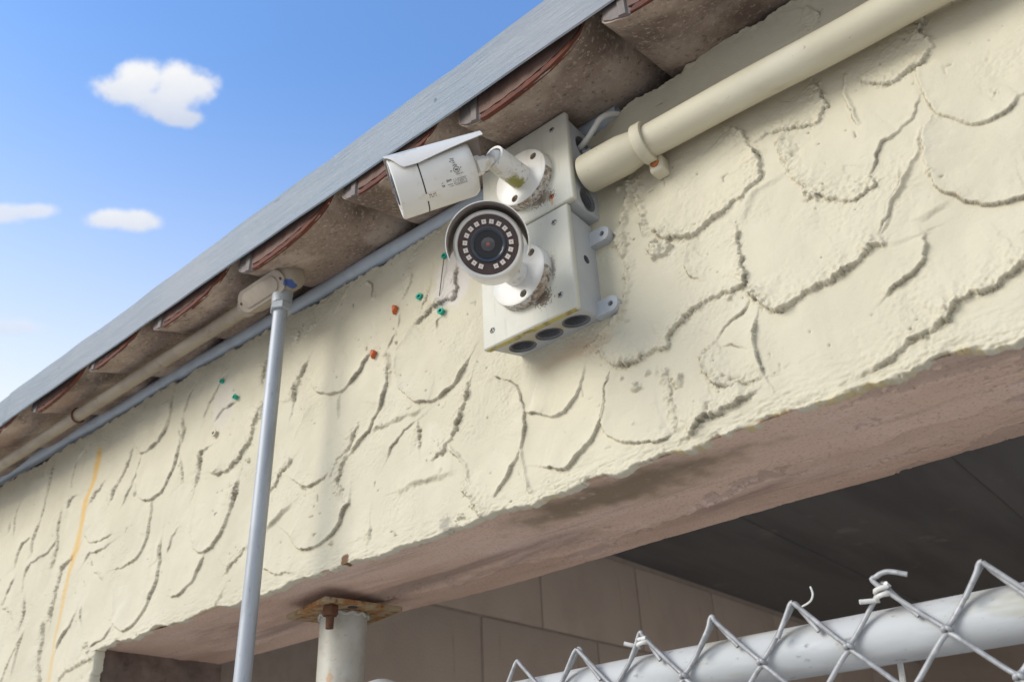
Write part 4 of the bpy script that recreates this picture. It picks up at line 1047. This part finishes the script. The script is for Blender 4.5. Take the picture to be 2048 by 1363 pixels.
# lower camera, looking at the viewer
ld = atY(1035, 549, -0.064)
lc = thing('bullet_camera', ld, 'lower white bullet camera facing the viewer with a ring of LEDs round its lens', 'camera')
mount(lc, ld, 0.04, (43, 283, 163))
lf, lb = atDepth(976, 488, 0.845), atDepth(986, 512, 0.918)
obj('mount_arm', tube([ld + Vector((0, 0.002, 0)), ld + Vector((0.0, -0.022, 0.0)), ld + Vector((0, -0.036, 0.0))], [0.0145, 0.0138, 0.0130], 28), 'dirtywhite', lc, 40)
obj('arm_joint', tube(spline([ld + Vector((0, -0.030, 0)), ld + Vector((0.0, -0.040, 0.001)), lb + (lf - lb) * 0.06], 4), 0.0095, 20), 'white', lc, 40)
body, (a_, s_, u_) = bullet(lc, lf, lb, 0.0345, 0.0325, Vector((0.06, 0, 1)), True)
def edgeL(v): return (1.90 - 0.6 * v, 2.0 - 0.7 * v)
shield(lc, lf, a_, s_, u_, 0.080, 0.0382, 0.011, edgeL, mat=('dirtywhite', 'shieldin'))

# upper camera, side on
ud = atY(1040, 354, -0.064)
uc = thing('bullet_camera', ud, 'upper white bullet camera seen side on with printed labels, pointing left', 'camera')
mount(uc, ud, 0.045, (42, 250, 146))
arm = obj('mount_arm', tube([ud + Vector((0, 0.002, 0)), ud + Vector((0, -0.004, 0.0)), ud + Vector((0, -0.020, 0.0)), ud + Vector((0, -0.036, 0)), ud + Vector((0, -0.047, 0.0))], [0.0152, 0.0148, 0.0146, 0.0146, 0.0140], 32), 'dirtywhite', uc, 40)
slotd = Vector((-0.75, -0.35, -0.25)).normalized()
cut(arm, [cyl(ud + Vector((0, -0.047, 0)), Vector((0, -1, 0)), 0.0112, -0.020, 0.01, 24),
          bevelled(hexa((ud.x - 0.030, ud.x, ud.z - 0.0085, ud.z + 0.0085, ud.y - 0.07), (ud.x - 0.030, ud.x, ud.z - 0.0085, ud.z + 0.0085, ud.y - 0.034)), 0.0080, 4)])
arm.data.materials.clear(); arm.data.materials.append(MT['dirtywhite'])
sc_c = ud + Vector((0.0, -0.027, 0)) + Vector((0.50, 0, -0.86)).normalized() * 0.0145
obj('arm_screw', lathe([(0, 0.0042), (0.0010, 0.0042), (0.0012, 0.0030), (0.0004, 0.0028), (0.0004, 0.0012), (0.0012, 0.0010), (0.0012, 0)], sc_c, Vector((0.50, 0, -0.86)), 20), 'dirtywhite', arm, 40)
ub_ = atDepth(949, 334, 0.966)
best = min(np.linspace(0.86, 1.02, 161), key=lambda d: abs((atDepth(790, 380, d) - ub_).normalized().dot((Vector((0, -DC, 0)) - atDepth(790, 380, d)).normalized()) - math.sin(rad(2.5))))
uf = atDepth(790, 380, best)
body, (a_, s_, u_) = bullet(uc, uf, ub_, 0.0338, 0.0312, Vector((0.10, 0.0, 1)), False)
ball = ud + Vector((0, -0.042, 0))
nk = obj('ball_joint', lathe([(-0.0102, 0), (-0.009, 0.005), (-0.005, 0.0090), (0, 0.0102), (0.005, 0.0090), (0.0085, 0.0055), (0.0085, 0)], ball, (ub_ - ball), 24), 'white', uc, 60)
dn = (ub_ - ball); ln_ = dn.length
obj('hex_neck', lathe([(ln_ * 0.25, 0.0066), (ln_ * 0.48, 0.0066), (ln_ * 0.48, 0.0088), (ln_ * 0.74, 0.0088), (ln_ * 0.74, 0.0112), (ln_ * 1.06, 0.0116), (ln_ * 1.06, 0)], ball, dn, 6), 'dirtywhite', uc, 20)
sideSign = 1.0 if s_.dot(Vector((0, -DC, 0)) - uf) > 0 else -1.0
def edgeU(v):
    # scooped front corner: short at the very front, longest near 0.25, tapering to the back
    t = min(1.0, v / 0.16); d = 1.00 + 0.64 * t * t * (3 - 2 * t)
    if v > 0.30: d = 1.64 - 0.46 * (v - 0.30) / 0.70
    return (d, d)
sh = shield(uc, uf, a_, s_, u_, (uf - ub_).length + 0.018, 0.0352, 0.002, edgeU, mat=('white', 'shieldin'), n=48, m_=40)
# printed marks: flat ink shapes laid on the curved side of the body
Lb = (uf - ub_).length; ASH = 0.62
def on_body(d_front, ang, lift=0.00025):
    ang = ang + ASH; h = Lb - d_front; r = 0.0312 + (0.0338 - 0.0312) * min(1, h / Lb) + lift
    return ub_ + a_ * h + u_ * (r * math.cos(ang)) + s_ * (sideSign * r * math.sin(ang))
def decal(name, quads, mat, parent, lift=0.0003):
    """quads: (d0,d1,a0,a1) patches in (metres from the front rim, angle from the top)"""
    V, Fq = [], []
    for (d0, d1, a0, a1) in quads:
        n = max(1, int(abs(a1 - a0) / 0.12) + 1); b = len(V)
        for i in range(n + 1):
            t = a0 + (a1 - a0) * i / n; V += [on_body(d0, t, lift), on_body(d1, t, lift)]
        for i in range(n): Fq.append((b + 2 * i, b + 2 * i + 1, b + 2 * i + 3, b + 2 * i + 2))
    return obj(name, (V, Fq), mat, parent, None)
def squiggles(rows, seed, dens=0.72):
    r = random.Random(seed); q = []
    for (d0, d1, a0, a1, n) in rows:
        st = (d1 - d0) / n
        for i in range(n):
            if r.random() > dens: continue
            x = d0 + i * st; k = r.random()
            h = (a1 - a0)
            if k < 0.5: q.append((x, x + st * 0.30, a0 + h * r.random() * 0.2, a1)); q.append((x, x + st * 0.8, a0 + h * 0.4, a0 + h * 0.62))
            elif k < 0.8: q.append((x, x + st * 0.75, a0, a0 + h * 0.28)); q.append((x + st * 0.5, x + st * 0.8, a0, a1))
            else: q.append((x, x + st * 0.75, a1 - h * 0.3, a1)); q.append((x + st * 0.2, x + st * 0.5, a0, a1))
    return q
body.name = 'camera_body'
decal('label_sticker', [(0.0275, 0.0450, 2.02, 2.30)], 'sticker', body, 0.00015)
decal('printed_text', squiggles([(0.0320, 0.0400, 2.06, 2.12, 7), (0.0320, 0.0400, 2.15, 2.20, 7)], 3), 'ink', body)
decal('printed_text', squiggles([(0.0640, 0.0690, 1.10, 1.15, 4), (0.0628, 0.0700, 1.18, 1.23, 5), (0.0650, 0.0690, 1.26, 1.30, 4), (0.0640, 0.0710, 1.33, 1.39, 6), (0.0610, 0.0630, 1.50, 1.56, 2), (0.0725, 0.0740, 1.46, 1.52, 1)], 5, 0.85), 'ink', body)
decal('printed_text', squiggles([(0.0480, 0.0510, 1.82, 1.84, 1), (0.0480, 0.0515, 1.90, 1.98, 4), (0.0540, 0.0600, 1.76, 1.84, 4), (0.0530, 0.0600, 1.93, 1.96, 6), (0.0560, 0.0610, 2.0, 2.03, 5), (0.066, 0.0745, 1.66, 1.69, 8)], 8, 0.95), 'ink', body)
decal('printed_code', squiggles([(0.0615, 0.0765, a, a + 0.035, 14) for a in np.arange(1.80, 2.02, 0.05)], 9, 0.85), 'inkgrey', body)
# round certification mark
cm = []
for i in range(28):
    t0 = 2 * math.pi * i / 28; t1 = 2 * math.pi * (i + 1) / 28
    cm.append((t0, t1))
V, Fq = [], []
for (t0, t1) in cm:
    b = len(V)
    for t in (t0, t1):
        for r in (0.0029, 0.0034): V.append(on_body(0.0678 + r * math.cos(t), 1.52 + r * math.sin(t) / 0.032))
    Fq.append((b, b + 1, b + 3, b + 2))
obj('round_mark', (V, Fq), 'ink', body, None)
decal('round_mark_letters', [(0.0662, 0.0669, 1.475, 1.54), (0.0662, 0.0676, 1.53, 1.545), (0.0674, 0.0680, 1.50, 1.56), (0.0682, 0.0694, 1.49, 1.51), (0.0686, 0.0692, 1.51, 1.57)], 'ink', body)
# faded logo lettering on the sun shield
def on_shield(d_front, ang, lift=0.0003):
    v = (d_front + 0.002) / ((uf - ub_).length + 0.018)
    rr = 0.0352 + 0.0010 + 0.0014 * (1 - v) + lift
    return uf - a_ * d_front + u_ * (rr * math.cos(ang)) + s_ * (sideSign * rr * math.sin(ang))
V, Fq = [], []
def stroke(d0, a0, d1, a1, wd=0.00042):
    p, q = on_shield(d0, a0), on_shield(d1, a1); m = (p + q) / 2
    nrm = (on_shield((d0 + d1) / 2, (a0 + a1) / 2, 0.002) - on_shield((d0 + d1) / 2, (a0 + a1) / 2, 0)).normalized()
    t = nrm.cross(q - p).normalized() * wd; b = len(V)
    V.extend([p - t, q - t, q + t, p + t]); Fq.append((b, b + 1, b + 2, b + 3))
x = 0.0125
for ch in 'cosuma':
    h0, h1 = 0.86, 0.955
    w_ = 0.0024 if ch != 'm' else 0.0036
    if ch == 'c': S = [(1, h0, 0, h0), (0, h0, 0, h1), (0, h1, 1, h1)]
    elif ch == 'o': S = [(0, h0, 1, h0), (1, h0, 1, h1), (1, h1, 0, h1), (0, h1, 0, h0)]
    elif ch == 's': S = [(1, h0, 0, h0), (0, h0, 0, .91), (0, .91, 1, .91), (1, .91, 1, h1), (1, h1, 0, h1)]
    elif ch == 'u': S = [(0, h0, 0, h1), (0, h1, 1, h1), (1, h1, 1, h0)]
    elif ch == 'm': S = [(0, h1, 0, h0), (0, h0, 1, h0), (.5, h0, .5, h1), (1, h0, 1, h1)]
    else: S = [(0, h0, 1, h0), (1, h0, 1, h1), (1, h1, 0, h1), (0, h1, 0, .91), (0, .91, 1, .91)]
    for (i, j, k, l) in S: stroke(x + i * w_, j, x + k * w_, l)
    x += w_ + 0.0012
obj('faded_logo', (V, Fq), 'tealprint', sh, None)

# ------------------------------------------------------------------ conduit with fitting
CYv = -0.073; CXv = -0.9155
cd = thing('conduit_run', (CXv, CYv, GZ), 'thin grey steel conduit standing left of the cameras with a tan elbow fitting on top', 'conduit')
obj('upright_pipe', tube([(CXv + 0.0006 * math.sin(z * 7), CYv, z) for z in np.linspace(GZ, 0.705, 30)], 0.0102, 24), 'galv', cd)
obj('coupling', lathe([(0, 0.0100), (0, 0.0138), (0.011, 0.0138), (0.0112, 0.0132), (0.0126, 0.0132)], (CXv, CYv, 0.690), (0, 0, 1), 24), 'galv', cd, 30)
obj('hex_nut', lathe([(0, 0.0104), (0, 0.0152), (0.0014, 0.0160), (0.0105, 0.0160), (0.012, 0.0150), (0.012, 0.011)], (CXv, CYv, 0.6895), (0, 0, 1), 6), 'galv', cd, 20)
obj('fitting_hub', lathe([(0, 0.0118), (0, 0.0142), (0.018, 0.0148), (0.030, 0.0150)], (CXv, CYv, 0.702), (0, 0, 1), 28), 'galv', cd, 40)
# elbow body: rounded block along x
fb = bevelled(hexa((-1.000, -0.882, 0.7215, 0.7610, -0.0945), (-1.000, -0.882, 0.7235, 0.7610, -0.050)), 0.0165, 5)
def tilt(vf, a=rad(34)):
    o_ = Vector((0, CYv, 0.7405)); out = []
    for v in vf[0]:
        d = Vector(v) - o_; out.append(o_ + Vector((d.x, d.y * math.cos(a) - d.z * math.sin(a), d.y * math.sin(a) + d.z * math.cos(a))))
    return out, vf[1]
fbo = obj('elbow_body', tilt(fb), 'fitting', cd, 50)
cvn = Vector((0.0, -1.0, 0.0))
def oval(x0, x1, z, y0, y1, r, n=14):
    V = []
    for y in (y0, y1):
        for c_, a0 in ((x1 - r, -math.pi / 2), (x0 + r, math.pi / 2)):
            for i in range(n + 1):
                t = a0 + math.pi * i / n; V.append((c_ + r * math.cos(t), y, z + r * math.sin(t)))
    m_ = 2 * (n + 1)
    return V, [tuple(range(m_)), tuple(range(2 * m_ - 1, m_ - 1, -1))] + [(i, m_ + i, m_ + (i + 1) % m_, (i + 1) % m_) for i in range(m_)]
cov = obj('cover_plate', tilt(oval(-0.995, -0.888, 0.7410, -0.0968, -0.0935, 0.0168)), 'fitting', fbo, 30)
obj('raised_panel', tilt(bevelled(oval(-0.984, -0.902, 0.7405, -0.0990, -0.0960, 0.0118), 0.0012, 2)), 'fitting', fbo, 40)
for x in (-0.9895, -0.8945): obj('cover_screw', tilt(lathe([(0, 0.0024), (0.0008, 0.0022), (0.0008, 0)], (x, -0.0967, 0.7412), (0, -1, 0), 12)), 'darkrust', fbo, 40)
obj('horizontal_pipe', tube([(x, CYv, 0.7385 + 0.004 * max(0, (-1.0 - x)) + 0.0008 * math.sin(x * 8)) for x in np.linspace(-3.2, -0.990, 60)], 0.0112, 20), 'tanpipe', cd)
obj('pipe_collar', lathe([(0, 0.0114), (0, 0.0150), (0.016, 0.0152), (0.016, 0.0114)], (-1.010, CYv, 0.7385), (1, 0, 0), 24), 'fitting', cd, 30)
hk = (-1.530, CYv, 0.7385)
obj('pipe_strap', join(tube([(-1.530 + 0.002 * math.sin(t), CYv - 0.0132 * math.cos(t), 0.7400 + 0.0132 * math.sin(t)) for t in np.linspace(-2.6, 1.2, 20)], 0.0018, 8)), 'darkrust', cd)

# ------------------------------------------------------------------ wall plugs
def plug(px, py, mat, label, r=0.0050, ring=True, y=-0.0010):
    p = atY(px, py, -0.001)
    if ring: vf = lathe([(-0.012, r * 0.8), (0.0, r * 0.8), (0.0008, r), (0.0022, r), (0.0026, r * 0.85), (0.0022, r * 0.52), (-0.010, r * 0.45), (-0.010, 0)], (p.x, y, p.z), (0.12, -1, 0.1), 18)
    else:
        V = []; n = 10
        for k, (h, s) in enumerate(((-0.006, 0.9), (0.0, 1.0), (0.0022, 0.72), (0.0030, 0.0))):
            for i in range(n): 
                t = 2 * math.pi * i / n; q = r * s * (1 + 0.35 * math.sin(3 * t + 1) + 0.2 * math.sin(5 * t))
                V.append((p.x + q * 0.75 * math.cos(t), y - h, p.z + q * math.sin(t) * 1.25))
        vf = (V, [(k * n + i, k * n + (i + 1) % n, (k + 1) * n + (i + 1) % n, (k + 1) * n + i) for k in range(3) for i in range(n)])
    tag(obj('wall_plug', vf, mat, None, 40), label, 'wall plug', 'plugs left in the wall')
plug(889, 512, 'green', 'torn green wall plug with a thread hanging, touching the lower camera rim', 0.0044)
plug(839, 593, 'green', 'green ring wall plug left of the dark slash in the plaster')
plug(882, 622, 'green', 'green ring wall plug nearest below the lower camera')
plug(788, 617, 'orange', 'flattened orange plug remnant left of the green ring plugs', 0.0052, False)
plug(745, 706, 'orange', 'orange-red plug remnant lowest of the plugs, above a curved ridge', 0.0048, False)
plug(470, 793, 'green', 'small green ring wall plug left of the upright conduit', 0.0046)
plug(444, 762, 'green', 'small green wall plug highest and farthest left under the grey pipe', 0.0042)
plug(428, 866, 'creampipe', 'cream painted-over ring plug left of the upright conduit', 0.0060)
hp, hq = atY(888, 516, -0.003), atY(878, 598, -0.003)
tag(obj('hanging_thread', tube(spline([hp, hp.lerp(hq, 0.5) + Vector((0.001, -0.001, 0)), hq], 6), 0.0006, 6), 'dark'), 'thin dark thread hanging from the torn green plug', 'thread')

# ------------------------------------------------------------------ steel post under the beam
PX, PY = -0.978, 0.122
post = thing('steel_post', (PX, PY, GZ), 'round cream steel post with a rusty top plate holding up the beam', 'post')
obj('post_tube', lathe([(0, 0), (0, 0.0325), (0.302 - GZ, 0.0325), (0.302 - GZ, 0)], (PX, PY, GZ), (0, 0, 1), 48), 'post', post, 40)
wv = [(PX + (0.0335 + 0.0006 * math.sin(t * 9) + 0.0005 * math.sin(t * 23)) * math.cos(t), PY + (0.0335 + 0.0006 * math.sin(t * 9)) * math.sin(t), 0.2985 + 0.0015 * math.sin(t * 13)) for t in np.linspace(0, 2 * math.pi, 90)]
obj('weld_bead', tube(wv, 0.0026, 8), 'post', post)
ang = rad(-11); ca, sa = math.cos(ang), math.sin(ang)
def prot(x, y, z): return (PX + x * ca - y * sa, PY + x * sa + y * ca, z)
pv, pf = bevelled(box(-0.058, 0.058, -0.060, 0.060, 0.3025, 0.3090), 0.0012, 2)
plo = obj('top_plate', ([prot(v.x, v.y, v.z) for v in pv], pf), 'rustplate', post, 30)
p1 = prot(0.040, -0.042, 0)
bl = obj('bolt', join(lathe([(0, 0), (0, 0.0100), (0.001, 0.0108), (0.012, 0.0112), (0.0135, 0.0100), (0.0135, 0.0)], (p1[0], p1[1], 0.3020), (0, 0, -1), 6),
                      lathe([(0.010, 0.0058), (0.030, 0.0054), (0.031, 0)], (p1[0], p1[1], 0.3020), (0, 0, -1), 14)), 'darkrust', post, 35)
for (x, y) in ((-0.044, 0.012), (0.046, -0.012)):
    p2 = prot(x, y, 0.3024); obj('bolt_hole', lathe([(0.0001, 0), (0.0001, 0.007), (0.0003, 0.0072)], p2, (0, 0, -1), 16), 'dark', plo, 40)

# ------------------------------------------------------------------ chain-link fence
FY = 0.098
fence = thing('chain_link_fence', (-0.35, FY, GZ), 'chain-link fence with a pale tube top rail in the lower right opening', 'fence')
RZ = 0.1440
rp = [(x, FY, RZ + 0.0008 * math.sin(x * 9)) for x in np.linspace(-0.80, 0.80, 60)]
obj('top_rail', tube(rp, 0.0215, 36), 'rail', fence)
fpx = atY(762, 1372, FY).x
fp = obj('fence_post', lathe([(0, 0), (0, 0.026), (0.178 - GZ, 0.026), (0.178 - GZ, 0)], (fpx, FY, GZ), (0, 0, 1), 32), 'rail', fence, 40)
obj('post_cap', lathe([(0, 0.0285), (0.010, 0.0290), (0.018, 0.0255), (0.024, 0.018), (0.027, 0.009), (0.028, 0)], (fpx, FY, 0.172), (0, 0, 1), 32), 'rail', fp, 60)
# zigzag wires: wire j swings between column j and j+1; even columns reach the top
WY = FY - 0.0262; wr = 0.0022
px0 = atY(1588, 1212, WY).x; pitch = 0.0785; cw = pitch / 2; zt = atY(1588, 1212, WY).z; hh_ = 0.0408
def colx(j): return px0 + cw * j
def knot(a, b, n=5): return [a.lerp(b, i / n) for i in range(n)]
j0, j1 = -8, 24
for j in range(j0, j1):
    P = []; lv = 0; z = zt; 
    at_even = (j % 2 == 0)
    c_top, c_oth = (j, j + 1) if at_even else (j + 1, j)
    dirx = 1 if c_oth > c_top else -1
    # the cut end folded over the top: down the far side, over the peak
    xt = colx(c_top); r_ = random.Random(j * 7 + 3)
    tail = 0.027 + 0.014 * r_.random(); ys = WY - 0.0032 if at_even else WY + 0.0022
    jx, jz = r_.uniform(-0.0025, 0.0025), r_.uniform(-0.002, 0.0025)
    if j == 2: P0 = [Vector((xt + 0.022, ys + 0.002, zt + 0.006)), Vector((xt + 0.008, ys, zt + 0.011)), Vector((xt - 0.002, ys, zt + 0.009)), Vector((xt - 0.0035, ys, zt + 0.003))]
    else: P0 = [Vector((xt - dirx * tail * 0.62 + jx, ys - 0.001, zt - tail * 0.78 + jz)), Vector((xt - dirx * 0.006, ys - 0.001, zt - 0.0055)), Vector((xt - dirx * 0.0022, ys, zt + 0.0015 + jz)), Vector((xt + dirx * 0.0010, ys, zt + 0.0030 + jz)), Vector((xt + dirx * 0.0045, ys + 0.0005, zt - 0.0015))]
    P += P0
    k = 1; z = zt
    while z > -0.30:
        z = zt - hh_ * k; cx_ = colx(c_oth if k % 2 == 1 else c_top)
        side_ = dirx if k % 2 == 1 else -dirx
        # hook round the neighbour: overshoot the column a little, front then back
        P += [Vector((cx_ - side_ * 0.0058, WY + 0.0012, z + 0.0064)), Vector((cx_ + side_ * 0.0016, WY - 0.0026, z + 0.0012)), Vector((cx_ + side_ * 0.0016, WY + 0.0026, z - 0.0012)), Vector((cx_ - side_ * 0.0058, WY - 0.0004, z - 0.0064))]
        k += 1
    o = obj('wire', tube(spline(P, 5), wr, 10), 'wire', fence, 60)
def tie(c, turns, r, h, ends):
    pth = [Vector(ends[0])]
    for i in range(int(turns * 10) + 1):
        t = i / 10 * 2 * math.pi; pth.append(Vector((c[0] + r * math.cos(t + 2.6), c[1] + r * math.sin(t + 2.6), c[2] + h * i / (turns * 10))))
    pth.append(Vector(ends[1])); return pth
pk = Vector((colx(2), WY, zt))
obj('tie_wire', tube(tie((pk.x - 0.001, pk.y, pk.z - 0.0085), 1.6, 0.0060, 0.0085, ((pk.x - 0.020, pk.y - 0.005, pk.z - 0.0085), (pk.x + 0.004, pk.y - 0.004, pk.z + 0.002))), 0.0020, 10), 'tie', fence)
pk = Vector((colx(-4), WY, zt))
obj('tie_wire', tube(tie((pk.x, pk.y, pk.z - 0.007), 1.2, 0.0060, 0.006, ((pk.x - 0.019, pk.y - 0.005, pk.z - 0.002), (pk.x + 0.006, pk.y - 0.004, pk.z - 0.001))), 0.0020, 10), 'tie', fence)
pk = Vector((colx(0), WY, zt))
obj('frayed_strand', tube(spline([(pk.x + 0.008, pk.y - 0.002, pk.z - 0.002), (pk.x + 0.017, pk.y - 0.004, pk.z + 0.0005), (pk.x + 0.0205, pk.y - 0.004, pk.z + 0.006), (pk.x + 0.0198, pk.y - 0.004, pk.z + 0.0125)], 6), 0.0009, 8), 'tie', fence)
q1 = atY(1799, 1318, FY + 0.012); q2 = atY(1806, 1363, FY + 0.012)
obj('hanging_wire', tube([q1 + (q1 - q2) * 0.4, q1, q2, q2 + (q2 - q1) * 3], 0.0026, 8), 'tie', fence)

# ------------------------------------------------------------------ room behind the opening
SX = -1.462
sw = thing('block_wall', (SX, 2.0, GZ), 'brown-grey concrete block side wall inside the dark room', 'wall')
obj('mortar_bed', box(SX - 0.20, SX - 0.006, 0.24, 4.4, GZ, 1.1), 'mortar', sw, None)
base, vfb = None, bevelled(box(-0.008, 0.0095, 0.003, 0.487, 0.003, 0.257), 0.0035, 2)
bme = None
for r in range(-8, 1):
    z = 0.518 + r * 0.260
    for c_ in range(-1, 8):
        y = 0.953 + c_ * 0.49 + (0.245 if r % 2 == 0 else 0.0)
        if y < 0.20 or y > 4.3: continue
        if bme is None:
            o = obj('block', vfb, 'block', sw, 40); bme = o.data
        else:
            o = bpy.data.objects.new('block', bme); C.objects.link(o); o.parent = sw; o.matrix_parent_inverse = Matrix.Translation(sw.location).inverted()
        o.location = (SX - 0.012 + random.uniform(-0.0015, 0.0015), y, z)
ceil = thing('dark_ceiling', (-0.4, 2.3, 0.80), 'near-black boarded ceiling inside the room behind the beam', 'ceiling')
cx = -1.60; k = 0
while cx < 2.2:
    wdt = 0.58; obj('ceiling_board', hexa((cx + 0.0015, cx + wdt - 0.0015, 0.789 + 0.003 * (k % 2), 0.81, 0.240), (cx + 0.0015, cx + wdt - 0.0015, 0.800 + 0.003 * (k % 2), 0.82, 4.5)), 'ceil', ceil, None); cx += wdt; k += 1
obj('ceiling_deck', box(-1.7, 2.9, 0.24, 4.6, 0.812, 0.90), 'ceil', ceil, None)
obj('ceiling_joist', hexa((-0.62, 1.6, 0.70, 0.80, 0.72), (-0.62, 1.6, 0.70, 0.80, 0.80)), 'ceil', ceil, None)
rb = thing('back_wall', (0.2, 4.5, GZ), 'dim brown back wall of the room below the dark ceiling', 'wall')
obj('wall_slab', box(-1.7, 2.9, 4.42, 4.6, GZ, 0.81), 'block', rb, None)
